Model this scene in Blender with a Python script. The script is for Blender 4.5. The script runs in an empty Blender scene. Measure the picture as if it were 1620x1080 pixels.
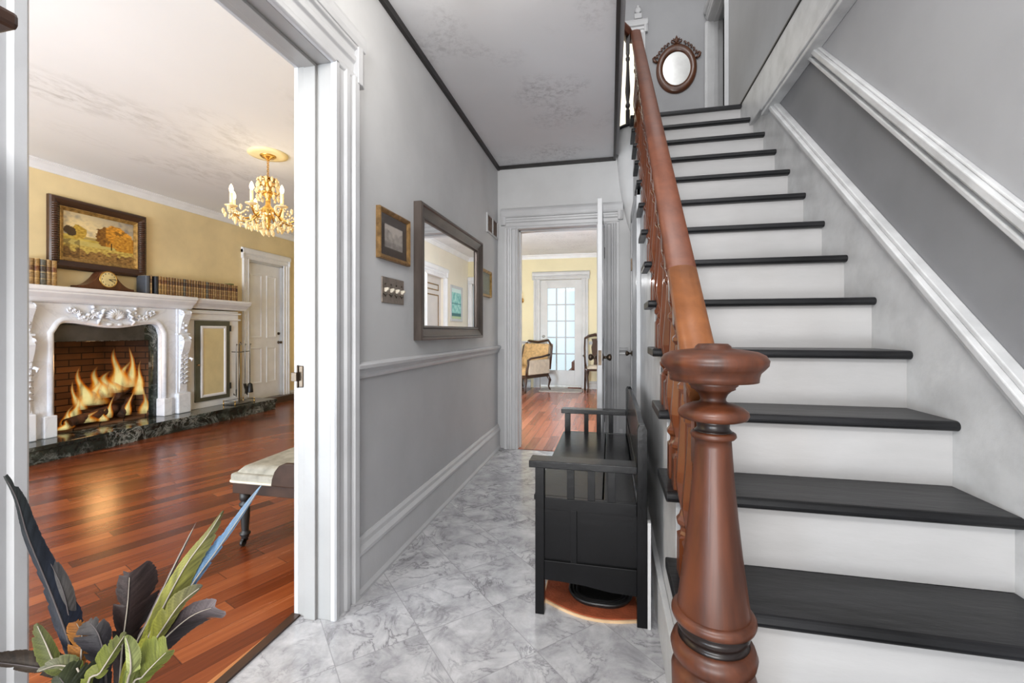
import bpy, bmesh, math, random
from mathutils import Vector, Matrix, noise
random.seed(7)
C = bpy.context.scene.collection
PI = math.pi
sc = bpy.context.scene
sc.view_settings.view_transform = 'Standard'
sc.view_settings.look = 'None'
sc.view_settings.exposure = 0.0
sc.cycles.max_bounces = 8
sc.cycles.diffuse_bounces = 4
sc.cycles.glossy_bounces = 4
sc.cycles.transparent_max_bounces = 16
sc.cycles.sample_clamp_indirect = 4.0
sc.cycles.caustics_reflective = False
sc.cycles.caustics_refractive = False

# ------------------------------------------------------------------ materials
def lin(c):
    out = []
    for x in c[:3]:
        x = x / 255.0
        out.append(x / 12.92 if x <= 0.04045 else ((x + 0.055) / 1.055) ** 2.4)
    return (out[0], out[1], out[2], 1.0)

class NT:
    """small node-tree writer"""
    def __init__(s, name):
        s.m = bpy.data.materials.new(name); s.m.use_nodes = True
        s.t = s.m.node_tree; s.b = s.t.nodes['Principled BSDF']; s.out = s.t.nodes['Material Output']
    def put(s, sock, v):
        if v is None: return
        if isinstance(v, bpy.types.NodeSocket): s.t.links.new(v, sock)
        else: sock.default_value = v
    def node(s, typ, **k):
        n = s.t.nodes.new(typ)
        for a, b in k.items(): setattr(n, a, b)
        return n
    def math(s, op, a, b=None, c=None):
        n = s.node('ShaderNodeMath', operation=op)
        s.put(n.inputs[0], a); s.put(n.inputs[1], b)
        if c is not None: s.put(n.inputs[2], c)
        return n.outputs[0]
    def vmath(s, op, a, b=None):
        n = s.node('ShaderNodeVectorMath', operation=op)
        s.put(n.inputs[0], a); s.put(n.inputs[1], b)
        return n.outputs[0]
    def pos(s):
        return s.node('ShaderNodeNewGeometry').outputs['Position']
    def objc(s):
        return s.node('ShaderNodeTexCoord').outputs['Object']
    def sep(s, v):
        n = s.node('ShaderNodeSeparateXYZ'); s.put(n.inputs[0], v); return n.outputs
    def comb(s, x=0.0, y=0.0, z=0.0):
        n = s.node('ShaderNodeCombineXYZ'); s.put(n.inputs[0], x); s.put(n.inputs[1], y); s.put(n.inputs[2], z); return n.outputs[0]
    def mapping(s, v, scale=(1, 1, 1), rot=(0, 0, 0), loc=(0, 0, 0)):
        n = s.node('ShaderNodeMapping'); s.put(n.inputs['Vector'], v)
        n.inputs['Scale'].default_value = scale; n.inputs['Rotation'].default_value = rot; n.inputs['Location'].default_value = loc
        return n.outputs[0]
    def noise(s, v, scale, detail=4.0, rough=0.55, dist=0.0):
        n = s.node('ShaderNodeTexNoise'); s.put(n.inputs['Vector'], v)
        n.inputs['Scale'].default_value = scale; n.inputs['Detail'].default_value = detail
        n.inputs['Roughness'].default_value = rough; n.inputs['Distortion'].default_value = dist
        return n.outputs['Fac']
    def white(s, v):
        n = s.node('ShaderNodeTexWhiteNoise', noise_dimensions='3D'); s.put(n.inputs['Vector'], v); return n.outputs['Value']
    def ramp(s, f, stops, mode='LINEAR'):
        n = s.node('ShaderNodeValToRGB'); s.put(n.inputs[0], f); e = n.color_ramp.elements
        n.color_ramp.interpolation = mode
        while len(e) < len(stops): e.new(0.5)
        for el, (p, c) in zip(e, stops):
            el.position = p; el.color = c if len(c) == 4 else (*c, 1.0)
        return n.outputs[0]
    def mix(s, f, a, b, blend='MIX'):
        n = s.node('ShaderNodeMix', data_type='RGBA', blend_type=blend)
        s.put(n.inputs[0], f); s.put(n.inputs[6], a); s.put(n.inputs[7], b)
        return n.outputs[2]
    def bump(s, h, strength=0.2, dist=0.01):
        n = s.node('ShaderNodeBump'); s.put(n.inputs['Height'], h)
        n.inputs['Strength'].default_value = strength; n.inputs['Distance'].default_value = dist
        s.t.links.new(n.outputs[0], s.b.inputs['Normal'])
    def base(s, c, rough=0.5, metal=0.0, spec=0.5, coat=0.0):
        s.put(s.b.inputs['Base Color'], c); s.put(s.b.inputs['Roughness'], rough)
        s.b.inputs['Metallic'].default_value = metal
        s.b.inputs['Specular IOR Level'].default_value = spec
        s.b.inputs['Coat Weight'].default_value = coat
        s.b.inputs['Coat Roughness'].default_value = 0.1

BLK = (0, 0, 0, 1); WHT = (1, 1, 1, 1)

def paint(name, rgb, rough=0.5, amt=0.08, scale=3.0, bump=0.0, bscale=40, metal=0.0, spec=0.5, coat=0.0, stretch=(1, 1, 1)):
    n = NT(name); p = n.mapping(n.pos(), scale=stretch)
    f = n.noise(p, scale, 5.0)
    c = lin(rgb); d = tuple(max(0.0, x * (1 - amt * 2.2)) for x in c[:3]) + (1,); u = tuple(min(1.0, x * (1 + amt)) for x in c[:3]) + (1,)
    n.base(n.ramp(f, [(0.3, d), (0.62, u)]), rough, metal, spec, coat)
    if bump: n.bump(n.noise(p, bscale, 4.0), bump)
    return n.m

def glow(name, rgb, strength):
    n = NT(name); n.base(lin(rgb), 0.6)
    n.put(n.b.inputs['Emission Color'], lin(rgb)); n.b.inputs['Emission Strength'].default_value = strength
    return n.m

def vcol(name, rough=0.5, spec=0.3, bump=0.0, emis=0.0):
    n = NT(name); a = n.node('ShaderNodeVertexColor', layer_name='Col')
    n.base(a.outputs['Color'], rough, 0.0, spec)
    if bump: n.bump(n.noise(n.pos(), 120, 3.0), bump)
    if emis:
        n.put(n.b.inputs['Emission Color'], a.outputs['Color']); n.b.inputs['Emission Strength'].default_value = emis
    return n.m

def wood(name, dark, light, axis='Z', scale=9.0, rough=0.35, coat=0.25, amt=1.0):
    n = NT(name); st = {'X': (0.12, 1, 1), 'Y': (1, 0.12, 1), 'Z': (1, 1, 0.12)}[axis]
    p = n.mapping(n.pos(), scale=st)
    g = n.noise(p, scale * 3.0, 6.0, 0.6, 0.6); big = n.noise(p, scale * 0.5, 3.0)
    f = n.math('ADD', n.math('MULTIPLY', g, 0.6), n.math('MULTIPLY', big, 0.4))
    n.base(n.ramp(f, [(0.32, lin(dark)), (0.66, lin(light))]), rough, 0.0, 0.5, coat)
    n.bump(g, 0.05, 0.004)
    return n.m

def smudged(name, rgb, smudge, lo=0.56, hi=0.72, scale=1.4, stretch=(1, 1, 1), k=0.75):
    """plaster ceiling with sparse grey scuffs"""
    n = NT(name); p = n.mapping(n.pos(), scale=stretch)
    patch = n.ramp(n.noise(p, scale, 2.0), [(lo, BLK), (hi, WHT)])
    fine = n.ramp(n.noise(p, scale * 14, 6.0, 0.7, 0.4), [(0.45, BLK), (0.68, WHT)])
    f = n.math('MULTIPLY', n.math('MULTIPLY', patch, fine), k)
    soft = n.noise(p, scale * 0.8, 3.0)
    c0 = n.ramp(soft, [(0.3, tuple(x * 0.93 for x in lin(rgb)[:3]) + (1,)), (0.7, lin(rgb))])
    n.base(n.mix(f, c0, lin(smudge)), 0.75, 0.0, 0.25)
    n.bump(n.noise(p, 25, 5.0), 0.08)
    return n.m

def two_tone(name, upper, lower, split):
    n = NT(name); p = n.pos(); z = n.sep(p)[2]
    f = n.math('GREATER_THAN', z, split)
    v = n.noise(p, 1.6, 5.0, 0.6); c = n.mix(f, lin(lower), lin(upper))
    n.base(n.mix(n.ramp(v, [(0.35, (.12, .12, .12, 1)), (0.65, BLK)]), c, BLK), 0.55, 0, 0.35)
    n.bump(n.noise(p, 30, 3.0), 0.04)
    return n.m

def marble_tiles():
    n = NT('marble_tile'); T = 0.305; a = math.radians(45)
    p = n.vmath('SUBTRACT', n.pos(), (-0.034, 1.747, 0.0))
    x, y, z = n.sep(p)
    ca, sa = math.cos(a) / T, math.sin(a) / T
    u = n.math('ADD', n.math('MULTIPLY', x, ca), n.math('MULTIPLY', y, sa))
    v = n.math('SUBTRACT', n.math('MULTIPLY', y, ca), n.math('MULTIPLY', x, sa))
    iu, iv = n.math('FLOOR', u), n.math('FLOOR', v)
    rnd = n.white(n.comb(iu, iv, 3.0)); rnd2 = n.white(n.comb(iv, iu, 9.0))
    off = n.comb(n.math('MULTIPLY', rnd, 40.0), n.math('MULTIPLY', rnd2, 40.0), 0.0)
    q = n.vmath('ADD', p, off)
    vein = n.noise(q, 6.5, 9.0, 0.62, 0.9)
    ridge = n.math('ABSOLUTE', n.math('SUBTRACT', vein, 0.5))
    line = n.ramp(ridge, [(0.0, WHT), (0.022, (.25, .25, .25, 1)), (0.07, BLK)])
    mask = n.ramp(n.noise(q, 4.0, 3.0), [(0.36, BLK), (0.58, WHT)])
    veins = n.math('MULTIPLY', line, mask)
    cloud = n.noise(q, 7.0, 8.0, 0.68, 0.4)
    c = n.ramp(cloud, [(0.30, lin((146, 145, 148))), (0.5, lin((182, 181, 183))), (0.68, lin((206, 205, 206)))])
    c = n.mix(n.math('MULTIPLY', veins, 0.78), c, lin((100, 98, 102)))
    tone = n.math('MULTIPLY', n.math('SUBTRACT', rnd, 0.55), 0.34)
    c = n.mix(n.math('MAXIMUM', tone, 0.0), c, lin((105, 104, 106)))
    fu, fv = n.math('FRACT', u), n.math('FRACT', v)
    e = n.math('MINIMUM', n.math('MINIMUM', fu, n.math('SUBTRACT', 1.0, fu)), n.math('MINIMUM', fv, n.math('SUBTRACT', 1.0, fv)))
    g = n.math('LESS_THAN', e, 0.006)
    c = n.mix(n.math('MULTIPLY', g, 0.6), c, lin((140, 139, 140)))
    n.base(c, n.ramp(cloud, [(0.3, (.22,) * 3), (0.7, (.12,) * 3)]), 0, 0.5)
    n.bump(n.math('SUBTRACT', 1.0, g), 0.15, 0.002)
    return n.m

def planks(name, deg, width, length, cols, rough=0.22):
    n = NT(name); a = math.radians(deg); x, y, z = n.sep(n.pos())
    u = n.math('ADD', n.math('MULTIPLY', x, math.cos(a)), n.math('MULTIPLY', y, math.sin(a)))
    v = n.math('SUBTRACT', n.math('MULTIPLY', y, math.cos(a)), n.math('MULTIPLY', x, math.sin(a)))
    vr = n.math('DIVIDE', v, width); row = n.math('FLOOR', vr)
    sh = n.math('MULTIPLY', n.white(n.comb(row, 5.0, 1.0)), 7.0)
    ul = n.math('ADD', n.math('DIVIDE', u, length), sh); col = n.math('FLOOR', ul)
    rnd = n.white(n.comb(row, col, 2.0)); rnd2 = n.white(n.comb(col, row, 8.0))
    gp = n.comb(n.math('ADD', n.math('MULTIPLY', u, 2.2), n.math('MULTIPLY', rnd, 30.0)), n.math('MULTIPLY', v, 34.0), n.math('MULTIPLY', rnd2, 30.0))
    grain = n.noise(gp, 1.0, 6.0, 0.62, 0.8)
    fine = n.noise(gp, 3.5, 4.0, 0.6)
    f = n.math('ADD', n.math('MULTIPLY', rnd, 0.52), n.math('ADD', n.math('MULTIPLY', grain, 0.42), n.math('MULTIPLY', fine, 0.16)))
    c = n.ramp(f, [(0.25, lin(cols[0])), (0.5, lin(cols[1])), (0.72, lin(cols[2])), (0.92, lin(cols[3]))])
    fv, fu = n.math('FRACT', vr), n.math('FRACT', ul)
    ev = n.math('MINIMUM', fv, n.math('SUBTRACT', 1.0, fv)); eu = n.math('MINIMUM', fu, n.math('SUBTRACT', 1.0, fu))
    g = n.math('MAXIMUM', n.math('LESS_THAN', ev, 0.018), n.math('LESS_THAN', eu, 0.0022))
    c = n.mix(n.math('MULTIPLY', g, 0.55), c, lin((40, 16, 8)))
    n.base(c, n.math('ADD', n.math('MULTIPLY', grain, 0.14), rough - 0.06), 0, 0.35)
    n.bump(n.math('SUBTRACT', 1.0, g), 0.2, 0.002)
    return n.m

def green_marble():
    n = NT('green_marble'); p = n.pos()
    v = n.noise(p, 5.0, 9.0, 0.7, 1.6)
    r = n.math('ABSOLUTE', n.math('SUBTRACT', v, 0.5))
    l = n.ramp(r, [(0.0, WHT), (0.02, (.35, .35, .35, 1)), (0.06, BLK)])
    m = n.ramp(n.noise(p, 3.0, 3.0), [(0.42, BLK), (0.6, WHT)])
    b = n.ramp(n.noise(p, 7.0, 6.0, .6, 1.0), [(0.35, lin((16, 19, 18))), (0.58, lin((40, 48, 45))), (0.75, lin((84, 94, 88)))])
    n.base(n.mix(n.math('MULTIPLY', n.math('MULTIPLY', l, m), 0.75), b, lin((188, 194, 190))), 0.1, 0, 0.5)
    return n.m

def white_marble():
    n = NT('white_marble'); p = n.pos()
    v = n.noise(p, 3.0, 8.0, 0.65, 1.5); r = n.math('ABSOLUTE', n.math('SUBTRACT', v, 0.5))
    l = n.ramp(r, [(0.0, (.6, .6, .6, 1)), (0.05, BLK)])
    n.base(n.mix(n.math('MULTIPLY', l, 0.35), lin((226, 229, 236)), lin((165, 168, 180))), 0.25, 0, 0.5)
    return n.m

def bricks():
    n = NT('fire_brick'); x, y, z = n.sep(n.pos())
    b = n.node('ShaderNodeTexBrick'); n.put(b.inputs['Vector'], n.comb(n.math('ADD', y, n.math('MULTIPLY', x, 0.8)), z, 0.0))
    b.inputs['Color1'].default_value = lin((120, 84, 58)); b.inputs['Color2'].default_value = lin((84, 58, 42)); b.inputs['Mortar'].default_value = lin((38, 30, 26))
    b.inputs['Scale'].default_value = 1.0; b.inputs['Brick Width'].default_value = 0.23; b.inputs['Row Height'].default_value = 0.068; b.inputs['Mortar Size'].default_value = 0.006
    soot = n.ramp(z, [(0.35, BLK), (0.95, WHT)])
    v = n.noise(n.pos(), 6, 5.0)
    n.base(n.mix(n.math('MULTIPLY', soot, n.math('ADD', n.math('MULTIPLY', v, 0.5), 0.55)), b.outputs['Color'], lin((18, 14, 12))), 0.85, 0, 0.2)
    return n.m

def flame_mat():
    n = NT('flame'); o = n.node('ShaderNodeVertexColor', layer_name='Col')
    nz = n.noise(n.mapping(n.pos(), scale=(1, 1, 0.22)), 17, 3.0, 0.5, 0.3)
    em = n.node('ShaderNodeEmission'); n.put(em.inputs['Color'], o.outputs['Color']); em.inputs['Strength'].default_value = 0.88
    tr = n.node('ShaderNodeBsdfTransparent'); mx = n.node('ShaderNodeMixShader')
    k = n.math('MULTIPLY', o.outputs['Alpha'], n.ramp(nz, [(0.30, (.18, .18, .18, 1)), (0.58, WHT)]))
    n.put(mx.inputs[0], k); n.t.links.new(tr.outputs[0], mx.inputs[1]); n.t.links.new(em.outputs[0], mx.inputs[2])
    n.t.links.new(mx.outputs[0], n.out.inputs[0])
    return n.m

def pane_mat(name, tint=(235, 242, 245), refl=0.12):
    n = NT(name); tr = n.node('ShaderNodeBsdfTransparent'); tr.inputs[0].default_value = lin(tint)
    gl = n.node('ShaderNodeBsdfGlossy'); gl.inputs['Roughness'].default_value = 0.03; mx = n.node('ShaderNodeMixShader')
    mx.inputs[0].default_value = refl
    n.t.links.new(tr.outputs[0], mx.inputs[1]); n.t.links.new(gl.outputs[0], mx.inputs[2]); n.t.links.new(mx.outputs[0], n.out.inputs[0])
    return n.m

def mirror_mat(name, c=(235, 235, 235), rough=0.0):
    n = NT(name); n.base(lin(c), rough, 1.0); return n.m

def leather(name, rgb, band):
    n = NT(name); p = n.objc(); z = n.sep(p)[2]
    # dark title band near the head, fine gilt lines
    band_ = n.math('MULTIPLY', n.math('GREATER_THAN', z, 0.132), n.math('LESS_THAN', z, 0.186))
    g = n.math('LESS_THAN', n.math('FRACT', n.math('MULTIPLY', z, 17.0)), 0.10)
    v = n.noise(n.pos(), 60, 4.0)
    c = n.ramp(v, [(0.3, tuple(x * 0.42 for x in lin(rgb)[:3]) + (1,)), (0.68, lin(rgb))])
    c = n.mix(n.math('MULTIPLY', band_, n.ramp(v, [(.35, WHT), (.62, (.55, .55, .55, 1))])), c, lin(band))
    c = n.mix(n.math('MULTIPLY', g, 0.45), c, lin((226, 190, 120)))
    n.base(c, 0.5, 0, 0.4); return n.m

M = {}
M['white'] = paint('white_trim_paint', (194, 194, 195), 0.35, 0.03, 5, 0.05, 60)
M['white_worn'] = paint('worn_white_paint', (198, 198, 198), 0.4, 0.08, 7, 0.1, 45)
M['riser'] = paint('riser_white_paint', (180, 178, 177), 0.45, 0.06, 5, 0.12, 30, stretch=(0.3, 1, 1))
M['hall'] = two_tone('hall_grey_wall', (208, 208, 208), (188, 188, 189), 0.95)
M['grey_up'] = paint('pale_grey_plaster', (162, 162, 164), 0.6, 0.05, 1.6, 0.05, 30, spec=0.3)
M['grey_low'] = paint('mid_grey_plaster', (130, 130, 132), 0.6, 0.06, 1.6, 0.05, 30, spec=0.3)
M['yellow'] = paint('yellow_plaster', (230, 209, 163), 0.6, 0.06, 1.8, 0.05, 25, spec=0.3)
M['yellow_far'] = paint('pale_yellow_plaster', (230, 219, 184), 0.6, 0.03, 1.5, 0.03, 25, spec=0.3)
M['ceil_hall'] = smudged('hall_ceiling_plaster', (224, 224, 226), (142, 138, 140), 0.50, 0.72, 2.0, k=0.7)
M['ceil_room'] = smudged('room_ceiling_plaster', (232, 232, 234), (150, 146, 142), 0.54, 0.76, 1.0, (1, 0.45, 1), 0.7)
M['ceil_far'] = smudged('far_ceiling_plaster', (232, 232, 234), (150, 150, 153), 0.40, 0.7, 2.4, k=0.55)
M['marble'] = marble_tiles()
M['floor_room'] = planks('red_brown_planks', 68, 0.088, 0.95, [(70, 30, 12), (112, 52, 24), (134, 68, 34), (160, 90, 50)], 0.24)
M['floor_far'] = planks('far_red_planks', 90, 0.088, 0.9, [(126, 72, 52), (154, 92, 70), (172, 108, 84), (188, 124, 100)], 0.22)
M['black_trim'] = paint('black_trim_paint', (34, 31, 30), 0.45, 0.2, 8)
M['tread'] = paint('black_tread_paint', (27, 27, 29), 0.36, 0.28, 9, 0.25, 22, stretch=(0.25, 1, 1), spec=0.35)
M['settle'] = paint('black_settle_paint', (9, 9, 11), 0.24, 0.25, 6, 0.06, 40, spec=0.28)
M['newel'] = wood('newel_mahogany', (40, 18, 9), (104, 54, 29), 'Z', 6, 0.42, 0.05)
M['newel_dark'] = paint('dark_turned_wood', (32, 22, 19), 0.3, 0.2, 9)
M['rail'] = wood('rail_mahogany', (84, 44, 28), (112, 64, 42), 'Y', 6, 0.5, 0.0)
M['rail_light'] = wood('rail_light_oak', (112, 64, 30), (150, 92, 50), 'Y', 8, 0.42, 0.05)
M['baluster'] = wood('baluster_wood', (66, 28, 12), (116, 60, 28), 'Z', 8, 0.3, 0.3)
M['dark_wood'] = wood('dark_walnut', (38, 22, 14), (72, 44, 28), 'Y', 10, 0.35, 0.2)
M['brown_wood'] = wood('brown_walnut', (58, 32, 18), (104, 62, 38), 'Z', 10, 0.35, 0.2)
M['tan_wood'] = wood('tan_wood', (160, 96, 48), (190, 126, 74), 'Y', 9, 0.35, 0.1)
M['gold'] = paint('gilt', (176, 142, 84), 0.35, 0.25, 30, 0.1, 80, metal=0.6)
M['gold_dull'] = paint('dull_gilt', (140, 108, 66), 0.4, 0.25, 30, 0.1, 80, metal=0.35)
M['brass'] = paint('brass', (214, 170, 92), 0.22, 0.12, 20, metal=0.9)
M['bronze'] = paint('dark_bronze', (82, 70, 58), 0.35, 0.2, 30, metal=0.8)
M['pewter'] = paint('brown_pewter', (132, 120, 110), 0.35, 0.15, 30, 0.1, 60, metal=0.55)
M['steel'] = paint('grey_steel', (120, 118, 114), 0.35, 0.15, 20, metal=0.8)
M['iron'] = paint('black_iron', (30, 28, 27), 0.5, 0.2, 20)
M['mframe'] = paint('bronze_frame_paint', (92, 82, 76), 0.32, 0.14, 14, 0.08, 50, metal=0.45, stretch=(1, 0.2, 0.2))
M['mirror'] = mirror_mat('mirror_glass')
M['oldmirror'] = paint('clouded_mirror', (196, 196, 194), 0.25, 0.06, 8, metal=0.35)
M['green_marble'] = green_marble()
M['white_marble'] = white_marble()
M['brick'] = bricks()
M['slab_dark'] = paint('sooted_stone', (66, 62, 58), 0.4, 0.25, 5)
M['log'] = paint('charred_log', (74, 44, 26), 0.85, 0.45, 14, 0.6, 40)
M['flame'] = flame_mat()
M['olive'] = paint('olive_green_paint', (84, 84, 70), 0.45, 0.08, 6)
M['cream_panel'] = paint('cream_panel_paint', (216, 200, 154), 0.6, 0.05, 4)
M['crystal'] = NT('crystal').m
_n = NT('cut_crystal'); _n.base(lin((240, 218, 172)), 0.08, 0.35, 0.9); _n.put(_n.b.inputs['Emission Color'], lin((255, 214, 140))); _n.b.inputs['Emission Strength'].default_value = 0.12
M['crystal'] = _n.m
M['candle'] = glow('candle_sleeve', (250, 226, 170), 0.5)
M['bulb'] = glow('lit_bulb', (255, 226, 170), 7.0)
M['uphol'] = paint('oatmeal_fabric', (150, 146, 135), 0.9, 0.12, 18, 0.3, 260, spec=0.1)
M['gold_fabric'] = paint('gold_damask', (206, 170, 122), 0.7, 0.14, 20, 0.3, 90, spec=0.2)
M['pale_fabric'] = paint('pale_fabric', (206, 194, 178), 0.9, 0.06, 14, 0.2, 200, spec=0.1)
M['bench_wood'] = paint('bench_show_wood', (54, 36, 26), 0.55, 0.2, 8, spec=0.25)
M['piping'] = paint('cream_piping', (196, 188, 170), 0.8, 0.05, 20)
M['vcol'] = vcol('painted_picture', 0.45, 0.3, 0.15, 0.12)
M['feather'] = vcol('feather_vane', 0.5, 0.3, 0.1)
M['quill'] = paint('feather_quill', (170, 160, 146), 0.5, 0.1, 30)
M['quill_dark'] = paint('dark_feather_quill', (84, 76, 76), 0.5, 0.1, 30)
M['paper'] = paint('book_pages', (196, 178, 140), 0.8, 0.1, 60)
M['navy'] = paint('slate_cloth', (74, 78, 86), 0.6, 0.08, 20)
M['navy2'] = paint('dark_navy_cloth', (38, 42, 50), 0.6, 0.08, 20)
M['greencloth'] = paint('green_cloth', (98, 106, 62), 0.6, 0.08, 20)
M['books'] = [leather('tan_leather', (166, 132, 88), (78, 44, 28)), leather('brown_leather', (140, 102, 64), (60, 36, 26)), leather('ochre_leather', (176, 138, 84), (98, 48, 30)), leather('grey_leather', (112, 108, 98), (56, 40, 34))]
M['dial'] = paint('clock_dial', (226, 206, 148), 0.35, 0.06, 20, metal=0.2)
M['door_grey'] = paint('grey_door_paint', (206, 200, 196), 0.4, 0.04, 3)
M['glass'] = pane_mat('window_glass', (235, 242, 245), 0.03)
M['white_bright'] = paint('bright_white_paint', (232, 232, 235), 0.35, 0.03, 5, 0.05, 60)
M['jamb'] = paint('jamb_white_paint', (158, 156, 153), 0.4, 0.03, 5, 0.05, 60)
M['nickel'] = paint('satin_nickel', (176, 174, 170), 0.35, 0.08, 20, metal=0.5)
M['picture_glass'] = pane_mat('picture_glass', (250, 250, 250), 0.05)
M['outdoor'] = glow('hazy_daylight', (226, 234, 240), 0.92)
M['warm_light'] = glow('sunlit_blind', (250, 240, 214), 0.95)
M['redwood'] = paint('red_deck_wood', (150, 88, 72), 0.6, 0.12, 6)
M['vent_brown'] = paint('vent_brown', (122, 102, 88), 0.6, 0.1, 20)
M['mat_red'] = paint('terracotta_mat', (136, 68, 42), 0.8, 0.12, 14, 0.4, 120, spec=0.2)
M['mat_edge'] = paint('mat_edge', (204, 172, 134), 0.8, 0.08, 14)
M['mat_grey'] = paint('grey_doormat', (178, 172, 168), 0.9, 0.1, 14, 0.3, 150, spec=0.1)
M['rubber'] = paint('black_rubber', (22, 21, 21), 0.4, 0.15, 20)
M['toggle'] = paint('ivory_switch', (214, 204, 186), 0.4, 0.04, 20)
M['ceramic'] = paint('dark_glazed_ceramic', (48, 38, 34), 0.25, 0.25, 8)
M['medallion'] = paint('cream_medallion', (240, 222, 172), 0.5, 0.05, 8)
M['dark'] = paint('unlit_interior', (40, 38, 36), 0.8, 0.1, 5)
M['lampglass'] = glow('lamp_glass', (250, 240, 220), 1.2)
M['skyout'] = paint('garden_ground', (170, 168, 160), 0.9, 0.1, 2)

# ------------------------------------------------------------------ mesh builder
class MB:
    def __init__(s, T=None):
        s.v = []; s.f = []; s.s = []; s.mi = []; s.col = None; s.T = T; s.m = 0
    def add(s, vs, fs, smooth=False, cols=None):
        o = len(s.v)
        s.v += [tuple(s.T(p)) if s.T else tuple(p) for p in vs]
        for f in fs:
            s.f.append(tuple(i + o for i in f)); s.s.append(smooth); s.mi.append(s.m)
        if cols is not None:
            if s.col is None: s.col = []
            s.col += list(cols)
        return s
    def box(s, x0, x1, y0, y1, z0, z1):
        v = [(x, y, z) for x in (x0, x1) for y in (y0, y1) for z in (z0, z1)]
        return s.add(v, [(0, 1, 3, 2), (4, 6, 7, 5), (0, 4, 5, 1), (2, 3, 7, 6), (0, 2, 6, 4), (1, 5, 7, 3)])
    def prism(s, poly, ax, a, b):
        """poly: 2-D points in the two axes other than ax (in x,y,z order)"""
        k = len(poly)
        def P(p, t): return (t, p[0], p[1]) if ax == 'x' else (p[0], t, p[1]) if ax == 'y' else (p[0], p[1], t)
        v = [P(p, a) for p in poly] + [P(p, b) for p in poly]
        f = [tuple(range(k))[::-1], tuple(range(k, 2 * k))] + [(i, (i + 1) % k, (i + 1) % k + k, i + k) for i in range(k)]
        return s.add(v, f)
    def lathe(s, prof, c=(0, 0, 0), n=24, axis='z', smooth=True, rot=0.0, sx=1.0, sy=1.0):
        v = []; f = []; m = len(prof)
        for r, z in prof:
            for i in range(n):
                t = 2 * PI * i / n + rot; a, b = r * math.cos(t) * sx, r * math.sin(t) * sy
                v.append((c[0] + a, c[1] + b, c[2] + z) if axis == 'z' else (c[0] + z, c[1] + a, c[2] + b) if axis == 'x' else (c[0] + b, c[1] + z, c[2] + a))
        for j in range(m - 1):
            for i in range(n):
                k = (i + 1) % n; f.append((j * n + i, j * n + k, (j + 1) * n + k, (j + 1) * n + i))
        s.add(v, f, smooth)
        o = len(s.v) - len(v)
        for j, fl in ((0, True), (m - 1, False)):
            if prof[j][0] > 1e-5:
                ring = tuple(o + j * n + i for i in range(n)); s.f.append(ring[::-1] if fl else ring); s.s.append(False); s.mi.append(s.m)
        return s
    def tube(s, path, r, n=8, smooth=True, flat=None):
        P = [Vector(p) for p in path]; R = r if isinstance(r, (list, tuple)) else [r] * len(P)
        v = []; f = []; up = None
        for i, p in enumerate(P):
            d = (P[min(i + 1, len(P) - 1)] - P[max(i - 1, 0)]).normalized()
            if up is None: up = Vector((0, 0, 1)) if abs(d.z) < 0.9 else Vector((1, 0, 0))
            a = d.cross(up); a = a.normalized() if a.length > 1e-6 else Vector((1, 0, 0)); b = a.cross(d).normalized(); up = b
            k = flat or 1.0
            for j in range(n):
                t = 2 * PI * j / n; v.append(p + a * (R[i] * math.cos(t)) + b * (R[i] * math.sin(t) * k))
        for i in range(len(P) - 1):
            for j in range(n):
                k2 = (j + 1) % n; f.append((i * n + j, i * n + k2, (i + 1) * n + k2, (i + 1) * n + j))
        s.add(v, f, smooth); o = len(s.v) - len(v)
        s.f.append(tuple(o + j for j in range(n))[::-1]); s.s.append(False); s.mi.append(s.m)
        e = o + (len(P) - 1) * n; s.f.append(tuple(e + j for j in range(n))); s.s.append(False); s.mi.append(s.m)
        return s
    def ball(s, c, r, n=12, sx=1, sy=1, sz=1, m=None):
        m = m or max(5, n // 2); prof = [(r * math.sin(PI * j / m), -r * math.cos(PI * j / m) * sz) for j in range(m + 1)]
        prof[0] = (1e-6, prof[0][1]); prof[-1] = (1e-6, prof[-1][1])
        return s.lathe(prof, c, n, 'z', True, 0, sx, sy)
    def grid(s, fn, nu, nv, smooth=True, colfn=None):
        v = []; cl = []
        for j in range(nv + 1):
            for i in range(nu + 1):
                v.append(fn(i / nu, j / nv))
                if colfn: cl.append(colfn(i / nu, j / nv))
        f = [(j * (nu + 1) + i, j * (nu + 1) + i + 1, (j + 1) * (nu + 1) + i + 1, (j + 1) * (nu + 1) + i) for j in range(nv) for i in range(nu)]
        return s.add(v, f, smooth, cl if colfn else None)
    def sweep(s, prof, path, up=(0, 0, 1), smooth=True):
        """prof in (side, up) coordinates along path"""
        P = [Vector(p) for p in path]; k = len(prof); v = []; f = []
        for i, p in enumerate(P):
            d = (P[min(i + 1, len(P) - 1)] - P[max(i - 1, 0)]).normalized()
            a = d.cross(Vector(up)).normalized(); b = a.cross(d).normalized()
            v += [p + a * q[0] + b * q[1] for q in prof]
        for i in range(len(P) - 1):
            for j in range(k):
                k2 = (j + 1) % k; f.append((i * k + j, i * k + k2, (i + 1) * k + k2, (i + 1) * k + j))
        s.add(v, f, smooth); o = len(s.v) - len(v); e = o + (len(P) - 1) * k
        s.f += [tuple(o + j for j in range(k))[::-1], tuple(e + j for j in range(k))]; s.s += [False, False]; s.mi += [s.m, s.m]
        return s
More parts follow.
